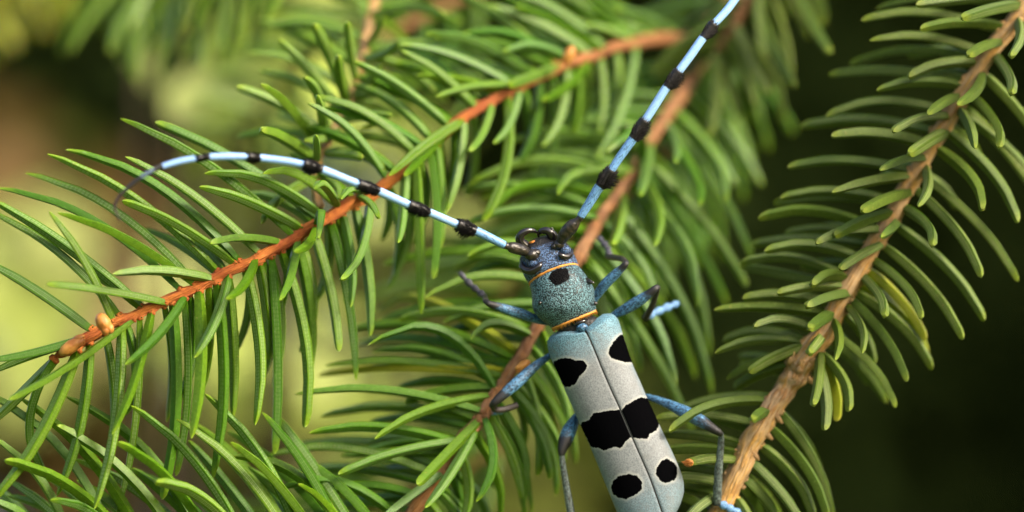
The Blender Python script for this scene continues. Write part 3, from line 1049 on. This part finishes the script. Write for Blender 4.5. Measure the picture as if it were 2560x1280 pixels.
# ------------------------------------------------------------------ the beetle
def inpoly(x, y, p):
    c = False
    j = len(p) - 1
    for i in range(len(p)):
        (xi, yi), (xj, yj) = p[i], p[j]
        if (yi > y) != (yj > y) and x < (xj - xi) * (y - yi) / (yj - yi) + xi: c = not c
        j = i
    return c
def sdist(x, y, p):
    best = 1e9
    for i in range(len(p)):
        (x0, y0), (x1, y1) = p[i], p[(i + 1) % len(p)]
        dx, dy = x1 - x0, y1 - y0
        t = max(0, min(1, ((x - x0) * dx + (y - y0) * dy) / (dx * dx + dy * dy + 1e-9)))
        best = min(best, math.hypot(x - x0 - t * dx, y - y0 - t * dy))
    return -best if inpoly(x, y, p) else best
def conv(s, ox, oy, k):
    v = [float(a) for a in s.replace(',', ' ').split()]
    return [(ox + v[i] / k, oy + v[i + 1] / k) for i in range(0, len(v), 2)]
EL = lambda s: conv(s, 1160, 760, 2.461)
PR = lambda s: conv(s, 1120, 540, 4.267)
SPOT_L = [EL('550,355 590,335 640,332 690,345 735,350 760,375 745,410 715,440 690,485 650,512 625,512 600,490 575,450 552,400'),
          EL('715,735 770,710 800,675 880,658 955,650 990,640 1060,815 1035,820 995,850 960,890 920,880 860,900 830,885 780,882 755,830 730,780'),
          EL('905,1120 925,1080 960,1055 1020,1043 1065,1055 1095,1090 1095,1140 1060,1170 1000,1200 950,1190 910,1165')]
SPOT_R = [EL('975,185 940,205 915,240 895,275 888,310 905,335 945,342 990,360 1045,358 1020,290 995,230'),
          EL('950,665 970,655 1000,620 1040,595 1090,575 1145,582 1180,650 1200,735 1185,775 1140,800 1130,832 1080,825 1035,820 1015,815'),
          EL('1185,1010 1210,970 1245,950 1285,970 1310,1000 1312,1050 1295,1085 1245,1100 1200,1085 1182,1045')]
SPOT_P = PR('1080,620 1120,580 1200,555 1275,555 1290,610 1300,670 1260,700 1190,735 1140,745 1100,700 1075,660')

beetle = empty('longhorn_beetle', P(1500, 950, 4.5))
tag(beetle, 'blue-grey longhorn beetle with black blotches and very long banded antennae on spruce', 'beetle')
D_EDGE = 2.6
# body: one continuous surface from jaws to tail; (left x, y, right x, y, dome mm, belly mm, dark, head)
ST = [(1334, 598, 1374, 588, 0.35, 0.4, 1, 1), (1323, 608, 1388, 592, 1.0, 0.9, 1, 1), (1314, 621, 1402, 603, 1.35, 1.3, 0.75, 1), (1304, 638, 1420, 611, 1.6, 1.7, 0.55, 1), (1299, 655, 1432, 630, 1.85, 2.0, 0.22, 1),
      (1306, 680, 1443, 652, 2.0, 2.1, 0.0, 1), (1314, 698, 1445, 661, 2.1, 2.1, 0.0, 0.9), (1325, 711, 1444, 664, 2.0, 2.1, 0.25, 0.6), (1325, 717, 1449, 668, 2.15, 2.2, 0.0, 0.15),
      (1329, 732, 1462, 684, 2.5, 2.4, 0, 0), (1330, 750, 1472, 699, 2.7, 2.5, 0, 0), (1331, 768, 1485, 722, 2.8, 2.6, 0, 0), (1337, 783, 1487, 745, 2.7, 2.6, 0, 0), (1352, 799, 1489, 760, 2.4, 2.5, 0.0, 0),
      (1371, 813, 1490, 770, 1.95, 2.4, 0.0, 0), (1381, 821, 1489, 777, 1.6, 2.3, 0.5, 0), (1392, 826, 1482, 787, 1.25, 2.3, 1, 0), (1402, 838, 1500, 798, 1.3, 2.5, 1, 0),
      (1388, 880, 1548, 838, 1.0, 3.0, 1, 0), (1412, 960, 1580, 915, 1.0, 3.3, 1, 0), (1455, 1060, 1625, 1015, 1.0, 3.4, 1, 0), (1492, 1140, 1660, 1100, 1.0, 3.2, 1, 0),
      (1535, 1240, 1695, 1190, 0.9, 2.8, 1, 0), (1570, 1305, 1690, 1255, 0.7, 2.2, 1, 0), (1615, 1340, 1668, 1315, 0.4, 1.0, 1, 0)]
NS, NA = 150, 56
def bowed(lx, ly, rx, ry, u, s, hd, dk):
    # the plates arch forward across the back: most at the neck, none at the waist
    cy = (ly + ry) / 2
    b = 15 * max(0.0, min(1.0, (775 - cy) / 75)) * max(0.0, min(1.0, (cy - 585) / 40)) * max(0.0, s)
    return lx + (rx - lx) * u - 0.35 * b, ly + (ry - ly) * u - 0.94 * b
vs, fs, a_spot, a_dark, a_head = [], [], [], [], []
for (lx, ly, rx, ry, h, hb, dk, hd) in catmull(ST, NS):
    for k in range(NA):
        th = 2 * math.pi * k / NA
        c, s = math.cos(th), math.sin(th)
        u = 0.5 - 0.5 * c
        x, y = bowed(lx, ly, rx, ry, u, s, hd, dk)
        if s >= 0: d = D_EDGE - h * s ** 0.85
        else: d = D_EDGE + hb * (-s) ** 0.85
        vs.append(P(x, y, d))
        a_spot.append(sdist(x, y, SPOT_P) if s > 0 else 50.0)
        a_dark.append(max(dk, 0.35 if s < -0.2 else 0) + (0.30 if hd > 0.5 and (u < 0.07 or u > 0.95) else 0))
        a_head.append(hd)
for i in range(NS - 1):
    for k in range(NA):
        k2 = (k + 1) % NA
        fs.append((i * NA + k, (i + 1) * NA + k, (i + 1) * NA + k2, i * NA + k2))
fs.append(tuple(range(NA))); fs.append(tuple((NS - 1) * NA + k for k in range(NA - 1, -1, -1)))
mesh_obj('body', vs, fs, BM['body'], beetle, True, {'spot': a_spot, 'dark': a_dark, 'head': a_head})

def arc_on_body(i, n, lift=0.0, u0=0.0, u1=1.0):
    lx, ly, rx, ry, h, hb, dk, hd = ST[i]
    out = []
    for k in range(n):
        th = math.pi * (u0 + (u1 - u0) * k / (n - 1))
        u = 0.5 - 0.5 * math.cos(th)
        x, y = bowed(lx, ly, rx, ry, u, math.sin(th), hd, dk)
        out.append(P(x, y, D_EDGE - (h + lift) * math.sin(th) ** 0.85))
    return out
ax_b = (P(1500, 950, 0) - P(1400, 690, 0)).normalized()
for i, nm, wdt, dirn in ((7, 'neck_fringe', 2.4, 1), (15, 'waist_fringe', 2.8, 1)):
    mb = MB()
    pts = arc_on_body(i, 40, 0.06)
    pts = [p + UP * 0 for p in pts]
    mb.tube(pts, [S(wdt * (1 + 0.5 * noise.noise(Vector((q * 0.35, i, 0))))) for q in range(40)], 6)
    for j in range(420):
        f = rnd.random() * 38.9
        k = int(f)
        p = pts[k].lerp(pts[k + 1], f - k)
        out = (p - P(1420, 740, 5)).normalized()
        mb.spike(p, p + ax_b * S(rnd.uniform(-4, 12)) * dirn + out * S(rnd.uniform(0, 3)) + RIGHT * S(rnd.gauss(0, 2)), S(1.2), 3)
    mb.build(nm, BM['hair_orange'], beetle, True)
# thorax side spines
for pts, rr in (([(1466, 704, 1.6), (1476, 705, 1.2), (1485, 707, 0.9)], (11, 6, 1.2)), ([(1480, 757, 2.0), (1489, 759, 1.8), (1494, 758, 1.7)], (9, 5, 1.2)), ([(1350, 757, 0.7), (1350, 757, 0.35)], (6, 3))):
    mb = MB()
    mb.tube([P(*q) for q in pts], [S(q) for q in rr], 8)
    mb.build('thorax_spine', BM['chitin'], beetle)
# triangular shield between the wing cases
mb = MB()
mb.ball(P(1449, 806, 1.35), S(20), S(8), S(12), ((P(1480, 795, 1) - P(1420, 815, 1)).normalized(), ax_b, TOCAM))
mb.build('neck_plate', BM['eye'], beetle)
mb = MB()
mb.ball(P(1455, 819, 1.1), S(15), S(11), S(12), ((P(1480, 810, 1) - P(1430, 828, 1)).normalized(), ax_b, TOCAM))
mesh_o = mb.build('scutellum', BM['femur'], beetle)

def elytron(pairs, spots, skew):
    """pairs: suture x, y, outer x, y from base to apex"""
    rows = catmull(pairs, 130)
    NU = 46
    vs, fs, sp, bl, uu = [], [], [], [], []
    for i, (sx, sy, ox, oy) in enumerate(rows):
        t = i / (len(rows) - 1)
        hh = 2.25 * min(1.0, 0.55 + t / 0.10 * 0.45) * (1 - 0.35 * max(0, (t - 0.82) / 0.18) ** 2)
        w = math.hypot(ox - sx, oy - sy)
        for k in range(NU + 3):
            if k <= NU:
                u = 1 - (1 - k / NU) ** 1.25
                x, y = sx + (ox - sx) * u, sy + (oy - sy) * u
                prof = (max(0.0, 1 - u ** 2.6)) ** 0.55
                d = D_EDGE + 0.35 - hh * prof + 0.07 * math.exp(-(u * w / 3.0) ** 2)
                if 0 < i: pass
            else:                       # folded-under margin
                u = 1.0 - 0.025 * (k - NU)
                x, y = sx + (ox - sx) * u, sy + (oy - sy) * u
                d = D_EDGE + 0.35 + 0.45 * (k - NU)
            vs.append(P(x, y, d))
            sp.append(min(sdist(x, y, q) for q in spots) if k <= NU + 1 else 30.0)
            along = (x - 1455) * 0.36 + (y - 815) * 0.933
            b = max(0.0, min(1.0, 1 - (along - 12) / 85.0)) ** 0.9
            b = max(b, 0.42 * max(0, min(1, (along - 395) / 70)), 0.30 * max(0, (u - 0.86) / 0.14))
            bl.append(b); uu.append(u if k <= NU else 0.5)
    n = NU + 3
    for i in range(len(rows) - 1):
        for k in range(n - 1):
            f = (i * n + k, i * n + k + 1, (i + 1) * n + k + 1, (i + 1) * n + k)
            fs.append(f if skew > 0 else tuple(reversed(f)))
    return mesh_obj('wing_case', vs, fs, BM['wing'], beetle, True, {'spot': sp, 'blue': bl, 'u': uu})
elytron([(1456, 822, 1404, 823), (1463, 830, 1381, 836), (1470, 840, 1370, 850), (1478, 858, 1369, 866), (1490, 886, 1377, 895), (1505, 923, 1394, 932), (1527, 974, 1415, 981), (1550, 1024, 1442, 1044), (1583, 1101, 1477, 1120), (1619, 1183, 1511, 1203), (1637, 1230, 1530, 1250), (1650, 1268, 1548, 1290), (1660, 1297, 1570, 1320), (1667, 1322, 1605, 1343), (1668, 1334, 1640, 1345)], SPOT_L, 1)
elytron([(1459, 820, 1507, 785), (1466, 828, 1528, 784), (1472, 840, 1543, 795), (1480, 858, 1551, 815), (1492, 886, 1560, 845), (1507, 923, 1579, 904), (1529, 974, 1601, 955), (1552, 1024, 1621, 1001), (1585, 1101, 1657, 1080), (1602, 1140, 1681, 1130), (1621, 1183, 1704, 1186), (1637, 1225, 1710, 1222), (1652, 1268, 1703, 1255), (1662, 1297, 1690, 1283), (1668, 1322, 1677, 1310)], SPOT_R, -1)

def tubeobj(name, pts, mat, parent, sides=14, n=26, flat=0.85, caps=True, hair=None, wob=None):
    """pts: x, y, depth, radius px"""
    q = catmull(pts, n)
    mb = MB()
    mb.tube([P(a[0], a[1], a[2]) for a in q], [S(max(0.3, a[3])) for a in q], sides, flat=flat, wob=wob)
    o = mb.build(name, mat, parent)
    if parent is not None and parent.name not in PINV: pass
    PINV[o.name] = Matrix.Identity(4)
    return o
# eyes, feeler sockets, jaws
def crescent(pts):
    tubeobj('eye', pts, BM['eye'], beetle, 10, 20, 0.8)
crescent([(1304, 652, 1.9, 3), (1304, 664, 1.4, 7.5), (1312, 674, 1.0, 9), (1324, 678, 0.65, 9.5), (1338, 674, 0.45, 9), (1349, 664, 0.4, 7.5), (1353, 655, 0.55, 3)])
crescent([(1397, 631, 0.6, 2.5), (1402, 638, 0.5, 6.5), (1411, 642, 0.65, 8), (1421, 640, 0.95, 8), (1428, 632, 1.4, 6.5), (1430, 622, 1.9, 3)])
for (x, y, rx, ry) in ((1328, 655, 16, 15), (1413, 626, 15, 13)):
    mb = MB()
    mb.ball(P(x, y, 1.15), S(rx), S(ry), S(ry))
    k_ = len(mb.v)
    mb.at['head'] = [1.0] * k_; mb.at['spot'] = [50.0] * k_; mb.at['dark'] = [0.0] * k_
    mb.build('brow', BM['body'], beetle)
for (x, y, d, r) in ((1329, 637, 0.75, 18), (1397, 611, 0.85, 15), (1340, 632, 0.75, 12), (1386, 616, 0.8, 10)):
    mb = MB()
    mb.ball(P(x, y, d), S(r), S(r * 0.85), S(r * 0.9), seg=16, rings=10)
    mb.build('feeler_socket', BM['chitin'], beetle)
tubeobj('mandible', [(1313, 616, 1.9, 15), (1300, 601, 1.6, 12), (1303, 586, 1.4, 10), (1318, 577, 1.4, 8), (1334, 577, 1.6, 5.5), (1344, 583, 1.8, 2)], BM['eye'], beetle, 12, 26)
tubeobj('mandible', [(1384, 600, 1.9, 16), (1379, 586, 1.5, 13), (1368, 577, 1.4, 10), (1355, 577, 1.5, 8), (1346, 584, 1.7, 5), (1347, 593, 1.9, 2)], BM['eye'], beetle, 12, 26)
tubeobj('mandible_tooth', [(1378, 584, 1.5, 8), (1379, 574, 1.3, 6), (1379, 568, 1.2, 1)], BM['chitin'], beetle, 10, 10)
tubeobj('palp', [(1322, 608, 1.9, 3), (1332, 606, 1.6, 4.5), (1342, 603, 1.7, 3)], BM['palp'], beetle, 8, 10)

# legs: femur (part) > tibia, tarsus (sub-parts)
def lobes(pts, r):
    """foot of heart-shaped joints strung along pts (x, y, depth)"""
    mb = MB()
    q = catmull(pts, 5)
    for i in range(4):
        a, b = P(*q[i][:3]), P(*q[i + 1][:3])
        n = 9
        prof = [0.55, 0.66, 0.80, 0.94, 1.04, 1.08, 1.0, 0.78, 0.35]
        k = (1.0, 0.95, 1.0, 0.8)[i]
        mb.tube([a.lerp(b, j / (n - 1) * 1.22) for j in range(n)], [S(r) * p * k for p in prof], 10, flat=0.7)
    # claws
    a, b = P(*q[3][:3]), P(*q[4][:3])
    dv = (b - a).normalized(); sv = dv.cross(TOCAM).normalized()
    for sgn in (1, -1):
        e = b + dv * S(4) + sv * sgn * S(4)
        mb.tube([b, e, e + dv * S(5) - TOCAM * S(5)], [S(2.2), S(1.8), S(0.5)], 6)
    return mb
def leg(femur, fm, tibia, tm, foot, footm, fr=8):
    f = tubeobj('leg', femur, fm, beetle, 16, 34)
    tubeobj('tibia', tibia, tm, f, 12, 26)
    if foot:
        o = lobes(foot, fr).build('tarsus', footm, f)
    # short down on the shin
    mb = MB()
    q = catmull(tibia, 60)
    for j in range(120):
        a = q[rnd.randrange(6, 58)]
        p = P(a[0], a[1], a[2])
        o_ = (RIGHT * rnd.gauss(0, 1) + UP * rnd.gauss(0, 1) + TOCAM * rnd.gauss(0.2, 1)).normalized()
        tgt = (P(*tibia[-1][:3]) - P(*tibia[0][:3])).normalized()
        mb.spike(p + o_ * S(a[3] * 0.8), p + o_ * S(a[3] * 0.8 + 3) + tgt * S(7), S(0.6), 3)
    mb.build('leg_hair', BM['hair_blue'] if tm is not BM['tibia_dark'] else BM['hair_black'], f)
leg([(1370, 808, 4.2, 6), (1345, 800, 3.8, 10), (1310, 787, 3.2, 13), (1275, 776, 2.6, 13), (1240, 765, 2.2, 10), (1222, 759, 2.0, 8), (1213, 752, 2.2, 6)], BM['femur'],
    [(1215, 754, 2.4, 8), (1213, 745, 4.0, 7), (1210, 738, 6.0, 7)], BM['tibia_dark'], [(1214, 744, 5.0), (1193, 725, 5.6), (1172, 708, 6.0), (1152, 684, 6.4)], BM['tarsus_dark'], 9)
leg([(1478, 762, 4.2, 7), (1492, 738, 3.8, 11), (1515, 708, 3.2, 13), (1538, 686, 2.8, 12), (1555, 670, 2.5, 9), (1564, 660, 2.4, 8), (1568, 654, 2.6, 5)], BM['femur'],
    [(1566, 656, 2.8, 7), (1556, 648, 4.2, 7), (1536, 644, 6.0, 8), (1519, 641, 7.5, 8)], BM['tibia_dark'], [(1521, 643, 7.4), (1522, 625, 8.2), (1512, 612, 8.8), (1498, 594, 9.5)], BM['tarsus_dark'], 9)
leg([(1520, 798, 4.6, 6), (1540, 785, 4.2, 10), (1570, 769, 3.4, 14), (1600, 750, 2.8, 14), (1622, 735, 2.5, 11), (1638, 722, 2.4, 9), (1645, 716, 2.6, 6)], BM['femur'],
    [(1643, 718, 2.8, 8), (1640, 735, 4.0, 7), (1630, 765, 5.4, 8), (1614, 796, 6.8, 9)], BM['tibia_dark'], [(1613, 793, 6.7), (1640, 781, 7.3), (1667, 769, 8.0), (1693, 759, 8.6)], BM['tarsus_blue'], 11)
leg([(1395, 875, 5.2, 6), (1372, 891, 4.8, 8), (1335, 918, 4.2, 12), (1295, 955, 3.6, 15), (1260, 985, 3.2, 13), (1238, 1005, 3.0, 10), (1229, 1014, 3.2, 7)], BM['femur'],
    [(1231, 1012, 3.4, 9), (1238, 1024, 4.2, 8), (1262, 1023, 4.8, 8), (1294, 1013, 5.2, 8)], BM['tibia_dark'], [(1282, 1016, 5.0), (1268, 1022, 5.4), (1252, 1030, 5.6), (1236, 1032, 5.8)], BM['tarsus_blue'], 7)
leg([(1600, 990, 5.4, 6), (1626, 994, 5.0, 8), (1665, 1008, 4.2, 11), (1708, 1028, 3.4, 16), (1745, 1048, 2.8, 17), (1780, 1070, 2.4, 12), (1797, 1081, 2.3, 9), (1804, 1088, 2.4, 6)], BM['femur'],
    [(1802, 1083, 2.5, 7), (1803, 1105, 2.8, 8), (1797, 1170, 3.2, 10), (1794, 1225, 3.6, 11), (1792, 1262, 4.0, 11)], BM['tibia'], [(1798, 1258, 4.0), (1820, 1268, 4.2), (1840, 1280, 4.4), (1868, 1296, 4.6)], BM['tarsus_blue'], 11)
leg([(1455, 1030, 5.6, 9), (1440, 1046, 5.0, 12), (1424, 1075, 4.2, 18), (1414, 1100, 3.8, 18), (1406, 1122, 3.5, 12), (1404, 1138, 3.4, 8)], BM['femur_club'],
    [(1404, 1134, 3.5, 7), (1408, 1170, 3.6, 8), (1418, 1230, 3.8, 9), (1428, 1290, 4.0, 10), (1434, 1330, 4.2, 10)], BM['tibia'], [(1434, 1322, 4.2), (1438, 1350, 4.6), (1440, 1375, 5.0), (1444, 1400, 5.4)], BM['tarsus_blue'], 11)

# antennae: scape (part) > joints and hair tufts (sub-parts)
def antenna(scape, joints):
    """joints: list of (material, tuft half-width px or 0, sidelit cream fringe side, points (x, y, depth, r))"""
    root = tubeobj('antenna', scape, BM['chitin'], beetle, 16, 30, 0.95)
    for (mat, tuft, frac, fringe, pts) in joints:
        q = catmull(pts, 60)
        # swollen far end where the tuft sits
        mb = MB()
        rad = []
        for j, a in enumerate(q):
            t = j / 59
            sw = 1 + (0.35 if tuft else 0.12) * max(0, (t - frac) / (1 - frac)) ** 1.5 * (1 if t < 0.97 else 0.7)
            rad.append(S(a[3] * 1.22 * sw * (0.75 if j == 0 else 1)))
        mb.tube([P(*a[:3]) for a in q], rad, 12)
        mb.build('joint', mat, root)
        if tuft:
            mb = MB()
            for j in range(700):
                t = frac + (1 - frac) * rnd.random() ** 0.9 * 0.93
                k = min(58, int(t * 59))
                a = q[k]
                tg = (P(*q[k + 1][:3]) - P(*a[:3])).normalized()
                th = rnd.uniform(0, 2 * math.pi)
                e1 = tg.cross(TOCAM).normalized(); e2 = e1.cross(tg)
                o_ = e1 * math.cos(th) + e2 * math.sin(th)
                low = 0.75 + 1.1 * max(0, o_.dot((RIGHT * 0.45 - UP * 0.9)))
                p = P(*a[:3]) + o_ * S(a[3] * 1.1)
                env = math.sin(math.pi * min(1, (t - frac) / (1 - frac) * 0.85 + 0.12))
                mb.spike(p, p + o_ * S((tuft * 1.12 - a[3]) * rnd.uniform(0.55, 1.35) * env * low) + tg * S(rnd.uniform(4, 15)), S(1.3), 3)
            mb.build('hair_tuft', BM['hair_black'], root)
        if fringe:
            mb = MB()
            for j in range(90):
                t = rnd.uniform(0.05, frac)
                k = min(58, int(t * 59))
                a = q[k]
                tg = (P(*q[k + 1][:3]) - P(*a[:3])).normalized()
                e1 = tg.cross(TOCAM).normalized() * fringe
                o_ = (e1 + TOCAM * rnd.uniform(-0.5, 0.6)).normalized()
                p = P(*a[:3]) + o_ * S(a[3] * 0.85)
                mb.spike(p, p + o_ * S(rnd.uniform(2, 4.5)) + tg * S(rnd.uniform(5, 10)), S(0.8), 3)
            mb.build('hair_fringe', BM['hair_lit_cream'], root)
    return root
a_s, a_b, a_b2, a_d, a_e = BM['ant_speck'], BM['ant_blue'], BM['ant_blue2'], BM['ant_dark'], BM['ant_end']
antenna([(1324, 632, 0.9, 10), (1310, 627, 0.5, 13.5), (1290, 621, 0.0, 14.5), (1276, 618, -0.3, 13), (1270, 617, -0.4, 8), (1266, 615, -0.4, 9), (1260, 613, -0.4, 8)], [
    (a_s, 21, 0.55, -1, [(1262, 613, -0.4, 8.5), (1228, 596, -0.8, 9), (1195, 580, -1.2, 9.5), (1170, 571, -1.4, 10), (1144, 561, -1.6, 10)]),
    (a_b, 17, 0.55, -1, [(1147, 563, -1.6, 8.5), (1112, 548, -2.0, 8.5), (1080, 534, -2.4, 8.5), (1052, 523, -2.8, 9), (1022, 512, -3.2, 9)]),
    (a_b, 16, 0.55, -1, [(1026, 514, -3.2, 8.5), (988, 497, -3.7, 8.8), (955, 482, -4.2, 9), (925, 470, -4.6, 9), (896, 460, -5, 9)]),
    (a_b, 16, 0.62, 0, [(900, 462, -5, 8.5), (855, 444, -5.4, 8.5), (815, 428, -5.8, 9), (787, 418, -6.1, 9), (760, 410, -6.4, 9)]),
    (a_b2, 11, 0.68, 0, [(763, 412, -6.4, 7.5), (715, 403, -6.8, 8), (668, 397, -7.2, 8), (645, 394, -7.5, 8), (621, 392, -7.8, 7.5)]),
    (a_b2, 8, 0.76, 0, [(623, 392, -7.8, 7), (575, 391, -8.3, 7.5), (530, 392, -8.8, 7), (495, 395, -9.2, 6)]),
    (a_b2, 0, 0.76, 0, [(497, 395, -9.2, 6), (455, 402, -9.6, 6.5), (412, 414, -10, 6), (385, 424, -10.3, 5)]),
    (a_d, 0, 0.5, 0, [(387, 423, -10.3, 4.5), (362, 437, -10.6, 4.5), (335, 457, -10.8, 4.2), (310, 479, -11, 3.8)]),
    (a_e, 0, 0.9, 0, [(311, 478, -11, 3.8), (296, 496, -11, 3.5), (288, 516, -11, 3.2), (291, 533, -11, 2.6), (302, 552, -11, 1.2)])])
antenna([(1397, 612, 1.0, 10), (1404, 600, 0.6, 13), (1415, 583, 0.2, 17), (1430, 565, -0.1, 17), (1440, 555, -0.3, 12), (1444, 550, -0.4, 8), (1450, 545, -0.4, 9), (1453, 539, -0.4, 8)], [
    (a_s, 21, 0.57, -1, [(1451, 542, -0.4, 8.5), (1475, 505, -0.7, 9.5), (1495, 472, -1.0, 10.5), (1512, 450, -1.2, 11), (1529, 424, -1.4, 10)]),
    (a_s, 18, 0.55, -1, [(1527, 427, -1.4, 8.5), (1553, 388, -1.5, 9), (1578, 353, -1.6, 9.5), (1595, 328, -1.7, 10), (1613, 301, -1.8, 10)]),
    (a_b, 17, 0.58, -1, [(1611, 304, -1.8, 8.5), (1637, 264, -1.8, 9), (1661, 226, -1.8, 9), (1679, 203, -1.8, 9.5), (1697, 178, -1.8, 9)]),
    (a_b, 14, 0.62, -1, [(1695, 181, -1.8, 8.5), (1724, 142, -1.6, 9), (1752, 102, -1.4, 9), (1768, 82, -1.3, 9), (1784, 60, -1.2, 9)]),
    (a_b, 12, 0.66, 0, [(1782, 63, -1.2, 8), (1815, 28, -0.8, 8.5), (1845, -12, -0.4, 8.5), (1870, -45, 0, 8), (1890, -72, 0, 8)]),
    (a_b2, 0, 0.76, 0, [(1889, -70, 0, 7), (1930, -120, 0, 7), (1975, -165, 0, 7), (2000, -190, 0, 6)])])
